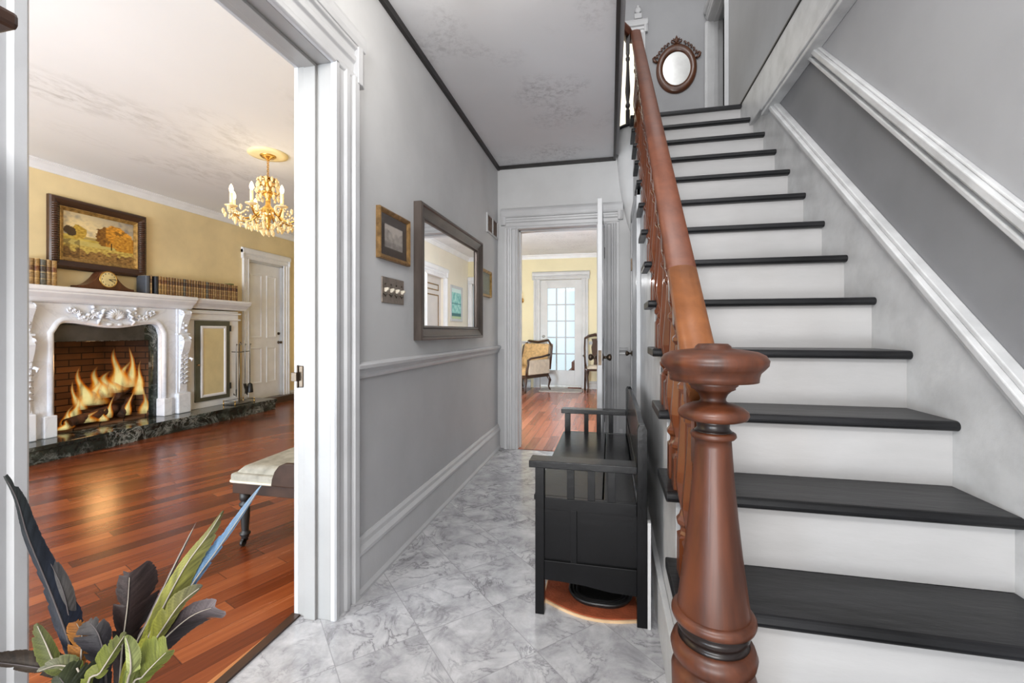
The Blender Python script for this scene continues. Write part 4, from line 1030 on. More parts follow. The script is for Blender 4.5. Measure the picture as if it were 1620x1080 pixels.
FL = [((-5.24, 3.78, .48), .47, .20, 1, 0), ((-5.26, 3.92, .50), .46, .13, 2, .02), ((-5.24, 3.62, .42), .34, .22, 3, -.03), ((-5.22, 3.48, .38), .38, .17, 4, -.06),
      ((-5.24, 3.55, .36), .26, .26, 5, .0), ((-5.22, 3.36, .24), .24, .12, 6, .03), ((-5.20, 3.28, .20), .20, .10, 7, .05), ((-5.25, 4.02, .40), .26, .14, 8, .0),
      ((-5.20, 3.66, .20), .26, .07, 9, .04), ((-5.20, 3.84, .20), .28, .08, 10, .05), ((-5.18, 3.60, .18), .14, .10, 11, .0), ((-5.26, 3.86, .50), .30, .26, 12, .0),
      ((-5.25, 3.70, .46), .24, .28, 13, .0), ((-5.17, 3.24, .17), .10, .14, 14, .06), ((-5.21, 4.04, .18), .30, .12, 15, .0), ((-5.27, 3.46, .32), .30, .10, 16, -.08),
      ((-5.18, 3.44, .2), .12, .2, 17, .05), ((-5.22, 3.98, .46), .34, .10, 18, .03)]
for a in FL: flame(fm, *a)
o = fm.build('fire_flames', M['flame']); tag(o, 'orange and yellow flames burning over the logs in the fireplace', 'fire', None, 'stuff')

# panelled door beside the fireplace
dr = sthing('door_5', 'white four-panel door to the right of the fireplace', 'door', (-5.17, 5.8, 0.1))
mb = MB().box(-5.23, -5.19, 5.476, 6.152, 0.10, 2.142); mb.build('door_leaf', M['white_bright'], dr, .003)
mb = MB()
for (y0, y1) in ((5.53, 5.77), (5.86, 6.06)):
    for (z0, z1) in ((.33, .88), (1.02, 1.98)):
        frame_x(mb, -5.19, y0, y1, z0, z1, .03, [(0, 0), (.004, .009), (.018, .009), (.03, .001), (.03, 0)])
mb.build('panel_moulding', M['white_bright'], dr)
mb = MB(); knob(mb, (-5.19, 6.115, .945), 'x', .85); mb.build('knob', M['bronze'], dr)
MB().lathe([(.024, 0), (.022, .012), (1e-6, .016)], (-5.19, 6.115, 1.085), 14, 'x').build('deadbolt', M['bronze'], dr)
casing('trim_29', lambda p: (XW + p[1], p[0], p[2]), 5.47, 6.17, 2.17, 'white casing of the door right of the fireplace', 0.115, 0.02, 0.10)
b = MB().box(-5.25, -5.05, 5.52, 6.3, 0, 0.10); struct(b, 'trim_30', M['dark_wood'], 'dark threshold step under the door beside the fireplace', 'threshold')
b = MB().box(-5.25, -5.15, 5.458, 5.482, 0, 2.17).box(-5.25, -5.15, 6.15, 6.182, 0, 2.17).box(-5.25, -5.15, 5.458, 6.182, 2.14, 2.18); struct(b, 'trim_31', M['white'], 'white jamb lining of the door beside the fireplace', 'door jamb')

# painting
def landscape(u, v):
    n1 = noise.fractal(Vector((u * 6, v * 6, 3)), 1.0, 2.0, 4); n2 = noise.noise(Vector((u * 26, v * 34, 8))); n3 = noise.noise(Vector((u * 11, v * 16, 5)))
    def mixc(a, b_, k): k = max(0, min(1, k)); return [x * (1 - k) + y * k for x, y in zip(a, b_)]
    L = lambda *c: list(lin(c)[:3])
    if v > .50:
        c = mixc(L(138, 130, 120), L(226, 202, 150), .5 + n1 * .9 + .5 * (1 - abs(u - .35) * 2.2))
        c = mixc(c, L(120, 116, 116), max(0, (v - .72) * 1.6 + n1 * .6 - max(0, .4 - u)))
    else:
        c = mixc(L(164, 138, 54), L(206, 180, 92), .5 + n3 * .8)
        if .30 < v < .40: c = mixc(c, L(190, 172, 104), .7 + n2 * .3)
        if v < .20 + .10 * n3: c = mixc(L(84, 58, 36), L(168, 128, 70), .5 + n2 * .8 + n3 * .4)
        elif v < .30: c = mixc(L(150, 118, 54), L(214, 188, 98), .5 + n2 * .8)
        if v < .42 and u < .22 and n3 > -.1: c = mixc(c, L(70, 50, 30), .6)
    if .46 < v < .50 and .2 < u < .6: c = mixc(c, L(150, 130, 96), .7)
    d = math.hypot((u - .70) / .26, (v - .58) / .27) + .22 * n3 + .10 * n2
    if d < 1 and v > .36:
        c = mixc(L(122, 72, 26), L(228, 160, 56), .55 + n2 * .7 + (u - .62) * 1.2)
        if u < .58 or n1 < -.3: c = mixc(c, L(74, 50, 30), .65)
    d = math.hypot((u - .86) / .20, (v - .46) / .20) + .25 * n3
    if d < 1 and v > .3: c = mixc(L(150, 92, 30), L(214, 158, 60), .5 + n2 * .8)
    d = math.hypot((u - .20) / .11, (v - .58) / .15) + .3 * n3
    if d < 1: c = mixc(L(150, 116, 40), L(206, 170, 74), .5 + n2 * .8)
    d = math.hypot((u - .10) / .08, (v - .58) / .10) + .3 * n3
    if d < 1: c = L(74, 58, 40)
    if abs(u - .66) < .012 and .30 < v < .46: c = L(54, 36, 22)
    return tuple(c)
t = thing('landscape_painting', 'autumn landscape painting in a dark carved frame leaning above the mantel', 'painting', (XW, 3.54, 1.73))
frame_x(MB(), XW, 3.10, 3.985, 1.72, 2.41, .09, [(0, 0), (0, .035), (.01, .05), (.03, .055), (.055, .045), (.085, .03), (.09, .02), (.09, 0)]).build('frame', M['dark_wood'], t)
for y0_, sg in ((3.10, 1), (3.985, -1)):
    mb = MB()
    for k in range(26):
        z = 1.78 + k * .022; mb.tube([(XW + .048, y0_ + sg * .012, z), (XW + .058, y0_ + sg * .04, z + .004), (XW + .036, y0_ + sg * .08, z)], [.008, .012, .006], 6)
    mb.build('frame_carving', M['dark_wood'], t)
frame_x(MB(), XW, 3.185, 3.90, 1.805, 2.325, .035, [(0, 0), (0, .032), (.006, .034), (.03, .02), (.036, .018), (.036, 0)]).build('gilt_liner', M['gold'], t)
picture_x(MB(), XW + .012, 3.215, 3.87, 1.835, 2.295, landscape, 110, 78).build('canvas', M['vcol'], t)

# mantel clock
t = thing('mantel_clock', 'brown tambour clock with a gilt dial on the mantel', 'clock', (-5.03, 3.51, 1.532))
def clk():
    P = []
    for k in range(41):
        s_ = -1 + 2 * k / 40; y = 3.51 + .255 * s_
        a = abs(s_) * .255
        if a < .085: z = .095 + math.sqrt(max(0, .092 ** 2 - a ** 2))
        else:
            q = (a - .085) / .17; z = .022 + (.095 + math.sqrt(.092 ** 2 - .085 ** 2) - .022) * (1 - q) ** 2.3
        P.append((y, 1.545 + z))
    return [(3.255, 1.545)] + P + [(3.765, 1.545)]
MB().prism(clk(), 'x', -5.10, -4.99).build('case', M['brown_wood'], t, .004)
MB().box(-5.11, -4.98, 3.225, 3.795, 1.532, 1.546).build('plinth', M['brown_wood'], t, .004)
dl = MB().lathe([(.078, 0), (.078, .006), (.07, .010), (1e-6, .008)], (-4.99, 3.51, 1.647), 32, 'x').build('dial', M['dial'], t)
mb = MB()
P = [(-4.984, 3.51 + .078 * math.cos(2 * PI * k / 32), 1.647 + .078 * math.sin(2 * PI * k / 32)) for k in range(33)]
mb.tube(P, .006, 6); mb.build('bezel', M['brass'], dl)
for a, l in ((math.radians(-28), .045), (math.radians(6), .058)):
    mb = MB().tube([(-4.978, 3.51, 1.647), (-4.978, 3.51 + l * math.cos(a), 1.647 + l * math.sin(a))], .0028, 6); mb.build('hand', M['iron'], dl)
mb = MB()
for k in range(12):
    a = k * PI / 6; mb.box(-4.982, -4.979, 3.51 + .06 * math.cos(a) - .003, 3.51 + .06 * math.cos(a) + .003, 1.647 + .06 * math.sin(a) - .006, 1.647 + .06 * math.sin(a) + .006)
mb.build('hour_marks', M['iron'], dl)

# books, every one its own object
ORD = 'first second third fourth fifth sixth seventh eighth ninth tenth eleventh twelfth thirteenth fourteenth fifteenth sixteenth seventeenth eighteenth nineteenth twentieth'.split() + ['twenty-' + x for x in 'first second third fourth fifth sixth seventh eighth ninth'.split()] + ['thirtieth', 'thirty-first', 'thirty-second', 'thirty-third', 'thirty-fourth', 'thirty-fifth']
def book(y0, w, h, depth, cover, label, group):
    t = thing('book', label, 'book', (-5.06, y0 + w / 2, 1.532), group=group)
    xf = -4.985
    mb = MB().prism([(xf - depth, y0), (xf - .012, y0), (xf - .003, y0 + w * .18), (xf, y0 + w * .4), (xf, y0 + w * .6), (xf - .003, y0 + w * .82), (xf - .012, y0 + w), (xf - depth, y0 + w)], 'z', 1.532, 1.532 + h)
    mb.build('cover', cover, t, .0015, 1)
    MB().box(xf - depth + .001, xf - .014, y0 + .003, y0 + w - .003, 1.532 + h - .002, 1.532 + h + .0012).build('pages', M['paper'], t)
y = 2.845
L1 = [(.036, 3, 'dark-spined'), (.040, 0, 'tan'), (.042, 2, 'ochre'), (.046, 3, 'blue-grey'), (.036, 0, 'tan'), (.046, 2, 'golden')]
for k, (w, mi, nm) in enumerate(L1):
    book(y, w - .002, .24 - .003 * (k % 2), .13, M['books'][mi], f'{nm} leather book, {ORD[5 - k]} from the clock in the left mantel group', 'books left of the mantel clock'); y += w
book(3.885, .05, .205, .135, M['navy'], 'large slate-blue cloth book beside the painting, right of the clock', 'books right of the mantel clock')
book(3.937, .018, .212, .12, M['books'][0], 'thin tan book between the two blue volumes on the mantel', 'books right of the mantel clock')
book(3.985, .042, .208, .13, M['navy2'], 'dark navy cloth book starting the long mantel row', 'books right of the mantel clock')
y = 4.03; rb = random.Random(3); k = 0
while y < 5.12:
    w = rb.choice((.030, .032, .034, .036)); mi = rb.choice((0, 0, 1, 1, 2, 0)); nm = ('tan', 'brown', 'ochre', 'grey')[mi]
    if k in (9, 18): mi, nm = 3, 'grey'
    book(y, w - .003, .212 + rb.uniform(-.004, .004), .125, M['books'][mi], f'{nm} leather book, {ORD[k]} after the navy book in the long mantel row', 'books right of the mantel clock'); y += w; k += 1
o = MB().box(-5.145, -5.05, 5.06, 5.115, 1.749, 1.772).build('book', M['greencloth'], None, .002)
tag(o, 'green cloth book lying on top of the long mantel row', 'book', 'books right of the mantel clock')

# fireplace tools
TX, TY = -4.88, 5.03
t = thing('tool_stand', 'grey metal fireplace tool stand on the hearth by the door', 'fireplace tools', (TX, TY, HZ))
mb = MB().tube([(TX, TY, HZ + .02), (TX, TY, HZ + .80)], .007, 8).tube([(TX, TY, HZ + .80), (TX, TY + .02, HZ + .825), (TX, TY + .035, HZ + .80), (TX, TY + .02, HZ + .785)], .006, 8); mb.build('pole', M['steel'], t)
MB().tube([(TX + .02, TY - .14, HZ + .70), (TX, TY, HZ + .69), (TX + .02, TY + .16, HZ + .70)], .006, 8).build('crossbar', M['steel'], t)
mb = MB().box(TX - .09, TX + .09, TY - .16, TY + .16, HZ + .006, HZ + .016).tube([(TX - .09, TY - .16, HZ + .05), (TX + .09, TY - .16, HZ + .05), (TX + .09, TY + .16, HZ + .05), (TX - .09, TY + .16, HZ + .05), (TX - .09, TY - .16, HZ + .05)], .004, 6)
mb.build('base_tray', M['steel'], t)
for a in (-.09, .09):
    for b_ in (-.16, .16): MB().lathe([(.010, 0), (.006, .02), (.006, .05), (.010, .055), (1e-6, .062)], (TX + a, TY + b_, HZ), 8).build('foot', M['brass'], t)
def tool(dy, top, bot, label, cat, fn):
    t = thing('fireplace_' + cat, label, cat, (TX + .03, TY + dy, HZ + bot), group='fireplace tools on the stand')
    x, y = TX + .03, TY + dy
    MB().tube([(x, y, HZ + bot), (x, y, HZ + top - .03), (x, y + .008, HZ + top), (x, y + .022, HZ + top - .008)], [.005, .005, .008, .004], 8).build('shaft', M['steel'], t)
    mb = MB(); fn(mb, x, y, HZ + bot); mb.build('head', M['iron'], t)
tool(-.08, .80, .10, 'hooked poker hanging at the left of the tool stand', 'poker', lambda m, x, y, z: m.tube([(x, y, z + .10), (x, y, z + .02), (x, y - .035, z + .03), (x, y - .04, z + .05)], .007, 6))
tool(.065, .80, .12, 'ash shovel hanging in the middle of the tool stand', 'shovel', lambda m, x, y, z: m.prism([(y - .02, z + .14), (y + .015, z + .14), (y + .045, z + .06), (y + .04, z - .02), (y + .01, z + .02)], 'x', x - .01, x + .006))
tool(.15, .80, .20, 'black hearth brush hanging at the right of the tool stand', 'brush', lambda m, x, y, z: m.lathe([(.012, .06), (.03, .045), (.04, -.06), (.038, -.07)], (x, y, z), 10))

# chandelier
CX, CY = -2.973, 3.377
t = thing('chandelier', 'lit crystal and brass candle chandelier hanging in the fireplace room', 'chandelier', (CX, CY, 1.97))
MB().lathe([(.16, 2.70), (.162, 2.688), (.12, 2.682), (.02, 2.68)], (CX, CY, 0), 40).build('ceiling_medallion', M['medallion'], t)
MB().lathe([(.066, 2.685), (.066, 2.675), (.05, 2.662), (.02, 2.652), (.01, 2.64)], (CX, CY, 0), 24).build('canopy', M['brass'], t)
mb = MB()
for k in range(9):
    z = 2.645 - .019 * k; P = [(CX + (.009 * math.cos(a) if k % 2 else 0), CY + (0 if k % 2 else .009 * math.cos(a)), z + .014 * math.sin(a)) for a in [2 * PI * j / 8 for j in range(9)]]
    mb.tube(P, .003, 5)
mb.build('chain', M['brass'], t)
MB().lathe([(.01, 2.49), (.03, 2.475), (.045, 2.46), (.03, 2.44), (.022, 2.40), (.035, 2.36), (.04, 2.33), (.02, 2.30), (.022, 2.24), (.05, 2.21), (.06, 2.18), (.035, 2.14), (.02, 2.10), (.028, 2.07), (.012, 2.04), (.006, 2.01)], (CX, CY, 0), 20).build('stem', M['brass'], t)
mb = MB()
for z, r in ((2.47, .062), (2.42, .072), (2.34, .08)):
    mb.lathe([(r, z), (r + .006, z + .005), (r, z + .010)], (CX, CY, 0), 24)
mb.build('bead_ring', M['brass'], t)
NA = 8; arm = cup = can = bulb = None
base_mesh = {}
def inst(key, fn, parent, mat, ang):
    if key not in base_mesh: base_mesh[key] = fn().build(key, mat, parent); o = base_mesh[key]
    else: o = base_mesh[key].copy(); C.objects.link(o); o.parent = parent
    o.rotation_euler = (0, 0, ang); return o
cr = [(1e-5, .0), (.008, -.008), (.011, -.02), (.006, -.036), (1e-5, -.044)]
def R0(f):      # build about the chandelier axis
    return f
for k in range(NA):
    a = 2 * PI * k / NA + .30
    ar_ = inst('arm', lambda: MB().tube([(CX + r, CY, z) for r, z in ((.02, 2.20), (.07, 2.17), (.13, 2.11), (.19, 2.09), (.25, 2.11), (.285, 2.15), (.29, 2.165))], .008, 8), t, M['brass'], a)
    cp = inst('drip_pan', lambda: MB().lathe([(.012, 2.160), (.045, 2.172), (.05, 2.180), (.02, 2.184), (.014, 2.20)], (CX + .29, CY, 0), 16), t, M['crystal'], a)
    cd = inst('candle', lambda: MB().lathe([(.013, 2.184), (.013, 2.285)], (CX + .29, CY, 0), 10), t, M['candle'], a)
    bu = inst('bulb', lambda: MB().lathe([(.009, 2.285), (.016, 2.305), (.0175, 2.32), (.010, 2.345), (1e-5, 2.362)], (CX + .29, CY, 0), 10), t, M['bulb'], a)
ci = 0
for (r, z, n_, a0) in ((.335, 2.165, 16, .1), (.25, 2.10, 16, .2), (.17, 2.07, 12, 0), (.10, 2.06, 10, .1), (.045, 2.02, 6, 0), (.075, 2.485, 10, .2), (.085, 2.44, 10, .0), (.09, 2.39, 12, .15), (.085, 2.33, 10, .3)):
    for k in range(n_):
        a = 2 * PI * k / n_ + a0
        if 'crystal_drop' not in base_mesh:
            base_mesh['crystal_drop'] = MB().lathe([(x * 1.25, zz * 1.25) for x, zz in cr], (CX, CY, 1.97), 6, 'z', False).build('crystal_drop', M['crystal'], t); o = base_mesh['crystal_drop']
        else:
            o = base_mesh['crystal_drop'].copy(); C.objects.link(o); o.parent = t
        o.location = Vector((r * math.cos(a), r * math.sin(a), z - 1.97)); ci += 1
mb = MB()
for k in range(NA):      # swags of beads between arms and crown
    a0 = 2 * PI * k / NA + .30; a1 = a0 + 2 * PI / NA
    for j in range(11):
        s_ = j / 10; a = a0 + (a1 - a0) * s_; mb.ball((CX + .29 * math.cos(a), CY + .29 * math.sin(a), 2.165 - .07 * math.sin(PI * s_)), .009, 6)
        r = .29 - .2 * s_; mb.ball((CX + r * math.cos(a0), CY + r * math.sin(a0), 2.18 + .27 * s_ - .16 * math.sin(PI * s_)), .0085, 6)
        r = .28 - .24 * s_; mb.ball((CX + r * math.cos(a0 + .2), CY + r * math.sin(a0 + .2), 2.13 - .06 * s_ - .05 * math.sin(PI * s_)), .009, 6)
mb.build('bead_swags', M['crystal'], t)
MB().ball((CX, CY, 1.99), .02, 12).build('bottom_ball', M['crystal'], t)

# upholstered bench seen past the doorway jamb
t = thing('upholstered_bench', 'oatmeal upholstered bench with dark turned legs behind the doorway jamb', 'bench', (-1.66, 2.4, 0))
bx0, bx1, by0, by1 = -1.915, -1.38, 1.93, 2.95
mb = MB()
def cush(u, v):
    x = bx0 - .004 + (bx1 - bx0 + .008) * u; yy = by0 - .004 + (by1 - by0 + .008) * v
    e = min(u, 1 - u) * (bx1 - bx0); g = min(v, 1 - v) * (by1 - by0)
    return (x, yy, .35 + .065 * (min(1, e / .045) ** .34) * (min(1, g / .045) ** .34) + .02 * math.sin(PI * u) * math.sin(PI * v))
mb.grid(cush, 30, 40); mb.build('cushion', M['uphol'], t)
MB().box(bx0 - .008, bx1 + .008, by0 - .008, by1 + .008, .335, .385).build('cushion_side', M['uphol'], t, .012)
P = rr(bx0 - .01, bx1 + .01, by0 - .01, by1 + .01, .02); P.append(P[0])
MB().tube([(p[0], p[1], .345) for p in P], .007, 6).build('piping', M['piping'], t)
MB().box(bx0, bx1, by0, by1, .28, .338).build('seat_rail', M['bench_wood'], t, .003)
pr = rr(-1.74, -1.44, 1.905, 1.93, .008)
MB().prism([(-1.655, .345), (-1.40, .345), (-1.40, .47), (-1.575, .465), (-1.61, .45), (-1.634, .42), (-1.648, .385)], 'y', 1.895, 1.92).build('show_wood_panel', M['bench_wood'], t, .006)
lp = [(.026, .285), (.026, .24), (.018, .232), (.028, .222), (.028, .212), (.02, .20), (.024, .19), (.022, .15), (.017, .08), (.017, .072), (.026, .066), (.026, .058), (.018, .05), (.02, .044), (.012, .036)]
for (x, y) in ((-1.87, 1.965), (-1.43, 1.965), (-1.87, 2.91), (-1.43, 2.91)):
    l = MB().lathe(lp, (x, y, 0), 16).build('leg', M['iron'], t)
    MB().box(x - .008, x + .008, y - .02, y + .012, .022, .04).lathe([(.016, -.008), (.018, 0), (.016, .008)], (x, y - .014, .018), 14, 'x').build('caster', M['iron'], l)

# ------------------------------------------------------------------ far room furniture
def far_chair():
    t = thing('wing_armchair', 'carved armchair in tufted gold fabric left of the glazed door', 'armchair', (-1.60, 8.22, 0), math.radians(-30), False)
    W, D = .35, .34
    MB().box(-W, W, -D, D, .27, .33).build('seat_frame', M['dark_wood'], t, .008)
    mb = MB(); mb.grid(lambda u, v: ((u - .5) * 2 * (W - .03), (v - .5) * 2 * (D - .02), .33 + .12 * min(1, min(u, 1 - u) * 8) ** .5 * min(1, min(v, 1 - v) * 8) ** .5), 16, 16); mb.build('seat_cushion', M['gold_fabric'], t)
    def bk(u, v):
        x = (u - .5) * 2 * (W - .02) * (1 - .08 * v); z = .42 + .46 * v; yy = D - .05 + .11 * v - .05 * math.sin(PI * u) * math.sin(PI * v)
        tuft = abs(math.sin(u * 9.4)) * abs(math.sin(v * 6.3 + (u * 3))) * .02
        return (x, yy - tuft, z)
    mb = MB(); mb.grid(bk, 30, 20); mb.build('back_cushion', M['gold_fabric'], t)
    MB(lambda p: (p[0], p[1] + .13 * (p[2] - .33) / .53, p[2])).box(-W + .02, W - .02, D, D + .03, .33, .88).build('back_shell', M['pale_fabric'], t, .01)
    MB().tube([(-W, D + .02, .40), (-W - .005, D + .08, .82), (-W * .7, D + .11, .93), (0, D + .12, .91), (W * .7, D + .11, .95), (W + .005, D + .08, .84), (W, D + .02, .40)], .024, 8).build('back_frame', M['dark_wood'], t)
    for s_ in (-1, 1):
        MB().box(s_ * W - .02, s_ * W + .02, -D + .08, D, .33, .60).build('arm_panel', M['pale_fabric'], t, .015)
        MB().tube([(s_ * W, D, .68), (s_ * (W + .01), .12, .65), (s_ * (W + .02), -D + .12, .63), (s_ * (W + .02), -D + .04, .60), (s_ * W, -D + .07, .52), (s_ * W, -D + .03, .42), (s_ * W, -D + .02, .32)], .020, 8).build('arm', M['dark_wood'], t)
        for y, b in ((-D + .03, -.03), (D - .02, .05)):
            MB().tube([(s_ * (W - .02), y, .29), (s_ * W, y + b, .20), (s_ * (W - .02), y + b * .6, .08), (s_ * (W - .005), y + b * 1.2, .012)], [.032, .026, .014, .018], 8).build('leg', M['dark_wood'], t)
far_chair()
t = thing('side_chair', 'tall fiddle-back wooden chair right of the glazed door', 'chair', (-0.22, 8.36, 0), math.radians(12), False)
W, D = .24, .22
DW = M['dark_wood']
MB().prism([(-W, -D), (W, -D), (W * .85, D), (-W * .85, D)], 'z', .40, .44).build('seat_frame', DW, t, .006)
mb = MB(); mb.grid(lambda u, v: ((u - .5) * 2 * (W - .02) * (1 - .12 * v), (v - .5) * 2 * (D - .02), .44 + .05 * min(1, min(u, 1 - u) * 7) ** .5 * min(1, min(v, 1 - v) * 7) ** .5), 12, 12); mb.build('seat', M['pale_fabric'], t)
for s_ in (-1, 1):
    MB().tube([(s_ * W * .85, D, .0), (s_ * W * .82, D, .42), (s_ * W * .86, D + .03, .80), (s_ * W * .80, D + .07, 1.0)], [.018, .02, .018, .016], 8).build('back_post', DW, t)
    MB().tube([(s_ * (W - .02), -D + .02, .40), (s_ * W, -D, .30), (s_ * (W - .03), -D + .02, .10), (s_ * (W - .01), -D - .01, .01)], [.03, .026, .014, .018], 8).build('leg', DW, t)
    MB().tube([(s_ * W * .86, D + .01, .66), (s_ * (W + .03), 0, .67), (s_ * (W + .02), -D + .08, .65), (s_ * W, -D + .08, .44)], .016, 8).build('arm', DW, t)
mb = MB(lambda p: (p[0], D + .07 * (p[2] - .44) / .6 + p[1], p[2])).prism([(-.04, .46), (.04, .46), (.03, .56), (.065, .70), (.075, .82), (.05, .90), (.07, .98), (-.07, .98), (-.05, .90), (-.075, .82), (-.065, .70), (-.03, .56)], 'y', -.008, .008); mb.build('back_splat', DW, t)
MB().tube([(-W * .82, D + .07, .985), (-.12, D + .075, 1.03), (0, D + .078, 1.055), (.12, D + .075, 1.03), (W * .82, D + .07, .985)], [.02, .026, .03, .026, .02], 8).build('crest_rail', DW, t)
b = MB().prism(rr(-1.30, -0.50, 8.10, 8.62, .08), 'z', 0.0, 0.014).build('doormat', M['mat_grey'], None, .004); tag(b, 'grey doormat on the wood floor before the glazed door', 'mat')
t = thing('wall_sconce', 'brass candle sconce on the yellow wall left of the glazed door', 'sconce', (-1.72, 8.74, 1.66))
MB().lathe([(.03, 0), (.028, -.01), (.012, -.016)], (-1.72, 8.75, 1.74), 16, 'y', True, 0, 1.6, 1.0).build('back_plate', M['brass'], t)
MB().tube([(-1.72, 8.74, 1.73), (-1.72, 8.69, 1.69), (-1.72, 8.66, 1.72), (-1.72, 8.66, 1.77)], .009, 8).build('arm', M['brass'], t)
MB().lathe([(.022, 1.77), (.026, 1.782), (.012, 1.786)], (-1.72, 8.66, 0), 12).build('cup', M['brass'], t)
MB().lathe([(.012, 1.786), (.012, 1.87), (.004, 1.885)], (-1.72, 8.66, 0), 10).build('candle', M['candle'], t)
def tealpic(u, v):
    n1 = noise.noise(Vector((u * 6, v * 9, 2))); n2 = noise.noise(Vector((u * 16, v * 20, 5)))
    L = lambda *c: Vector(lin(c)[:3])
    if v > .86: c = L(206, 226, 222)
    elif v < .1: c = L(176, 196, 150)
    elif v < .18: c = L(48, 104, 104)
    else: c = L(96, 170, 166).lerp(L(168, 214, 206), max(0, min(1, .5 + n1 + n2 * .5)))
    if abs(v - .5) < .012: c = L(46, 104, 108)
    return tuple(c)
t = thing('teal_picture', 'tall teal picture in a white frame seen in the hall mirror', 'picture', (0.75, 8.0, 1.32))
TF = lambda p: (0.785 - p[0], p[1], p[2])
frame_x(MB(TF), 0, 7.70, 8.33, 1.31, 1.98, .05, [(0, 0), (0, .025), (.05, .015), (.05, 0)]).build('frame', M['white'], t)
mb = MB(TF); mb.grid(lambda u, v: (.010, 7.745 + .54 * u, 1.355 + .58 * v), 30, 40, True, tealpic); mb.build('canvas', M['vcol'], t)

# ------------------------------------------------------------------ feather arrangement
t = thing('feather_vase', 'dark glazed floor vase holding feathers beside the left doorway', 'vase', (-0.80, 0.57, 0))
MB().lathe([(.07, 0), (.075, .01), (.09, .1), (.10, .22), (.085, .34), (.06, .41), (.055, .44), (.07, .465), (.062, .465), (.05, .44), (.05, .30)], (-0.80, 0.565, 0), 28).build('vessel', M['ceramic'], t)
def spl(P, s):
    n = len(P) - 1; x = s * n; i = min(int(x), n - 1); f = x - i
    p0, p1, p2, p3 = P[max(i - 1, 0)], P[i], P[i + 1], P[min(i + 2, n)]
    return .5 * ((2 * p1) + (p2 - p0) * f + (2 * p0 - 5 * p1 + 4 * p2 - p3) * f * f + (3 * p1 - p0 - 3 * p2 + p3) * f ** 3)
def feather(label, pts, width, cols, peak=.55, tipw=.12, seed=0, quill='quill', skew=0.0, cup=.25, fall=2.0):
    P = [Vector(p) for p in pts]; rd = random.Random(seed); nv, nu = 120, 12; width = width * .74; sk = .34 if seed % 2 else -.34
    P = [Vector((-0.80, 0.567, .36))] + P
    nr = Vector((.72, -.62, .25)).normalized()
    t = thing('feather', label, 'feather', tuple(P[0]), group='feathers in the floor vase')
    def ragged():
        out = []; cut = 0.0
        for k in range(nv + 1):
            cut = rd.uniform(.15, .6) if rd.random() < .035 else cut * .8
            out.append(1 - cut + rd.uniform(-.05, .03))
        return out
    jag, jag2 = ragged(), ragged()
    def prof(s):
        if s < .12: return .05
        q = (s - .12) / .88
        a = (q / peak) ** .6 if q < peak else 1 - (1 - tipw) * ((q - peak) / (1 - peak)) ** fall
        return max(.04, a)
    def frame(s):
        d = (spl(P, min(1, s + .02)) - spl(P, max(0, s - .02))).normalized(); sd = d.cross(nr).normalized(); return d, sd, sd.cross(d).normalized()
    def fn(u, v):
        d, sd, nn = frame(v); k = (u - .5) * 2; w = width * prof(v) * (jag if k < 0 else jag2)[int(v * nv)]; k *= (1 + sk) if k > 0 else (1 - sk)
        return spl(P, v) + sd * (k * w * .5) + d * (abs(k) * w * .22 * (1 if v > .15 else 0)) - nn * (abs(k) ** 1.5 * w * cup)
    def cf(u, v):
        n_ = noise.noise(Vector((u * 2 + seed, v * 75 - abs(u - .5) * 9, seed))) * .75 + .5
        x = v * (len(cols) - 1); i = min(int(x), len(cols) - 2); f = x - i
        c = [p * (1 - f) + q * f for p, q in zip(lin(cols[i]), lin(cols[i + 1]))]
        e = .20 + .46 * n_ + (.18 if abs(u - .5) > .42 else 0)
        return (c[0] * e, c[1] * e, c[2] * e)
    MB().grid(fn, nu, nv, True, cf).build('vane', M['feather'], t)
    Q = [spl(P, k / 20) + frame(k / 20)[2] * .0015 for k in range(20)]
    MB().tube(Q, [.0022 - .0018 * k / 20 for k in range(20)], 6).build('shaft', M[quill], t)
BK, NV, BR, PL, YG, GR, BL, OR_, GY = (26, 25, 30), (44, 50, 66), (62, 44, 42), (150, 138, 140), (172, 172, 66), (104, 112, 44), (132, 176, 220), (196, 122, 48), (110, 104, 100)
feather('long black-blue feather curving up beside the doorway casing, tallest on the left', [(-0.911, 0.597, 0.495), (-0.932, 0.592, 0.578), (-0.965, 0.585, 0.668), (-0.988, 0.57, 0.761), (-0.993, 0.558, 0.831), (-1.001, 0.546, 0.875)], .050, [BK, NV, NV, (52, 58, 70), (60, 66, 68), (76, 80, 76)], .30, .14, 1, 'quill_dark', fall=.8)
feather('grey-black feather just right of the tallest black feather', [(-0.92, 0.605, 0.493), (-0.94, 0.601, 0.594), (-0.955, 0.598, 0.662), (-0.988, 0.59, 0.733)], .05, [BK, NV, GY, (86, 84, 88)], .6, .3, 2, 'quill_dark')
feather('broad dark brown upright feather in the centre of the vase', [(-0.822, 0.596, 0.511), (-0.817, 0.597, 0.581), (-0.809, 0.599, 0.647), (-0.805, 0.6, 0.706)], .084, [BK, BR, (52, 36, 34), (66, 50, 48), (88, 74, 72)], .66, .52, 3, 'quill')
feather('short black feather in front of the broad brown one', [(-0.8, 0.56, 0.543), (-0.803, 0.56, 0.589), (-0.813, 0.557, 0.63), (-0.829, 0.554, 0.649)], .062, [BK, (48, 46, 52), (58, 54, 60), GY], .6, .3, 4, 'quill_dark')
feather('long yellow-green feather leaning right beneath the blue feather', [(-0.822, 0.607, 0.503), (-0.781, 0.616, 0.596), (-0.734, 0.636, 0.701), (-0.7, 0.654, 0.758), (-0.683, 0.668, 0.796)], .052, [BK, GR, YG, (186, 184, 96), (156, 152, 96), (96, 92, 52)], .42, .06, 5, fall=1.1)
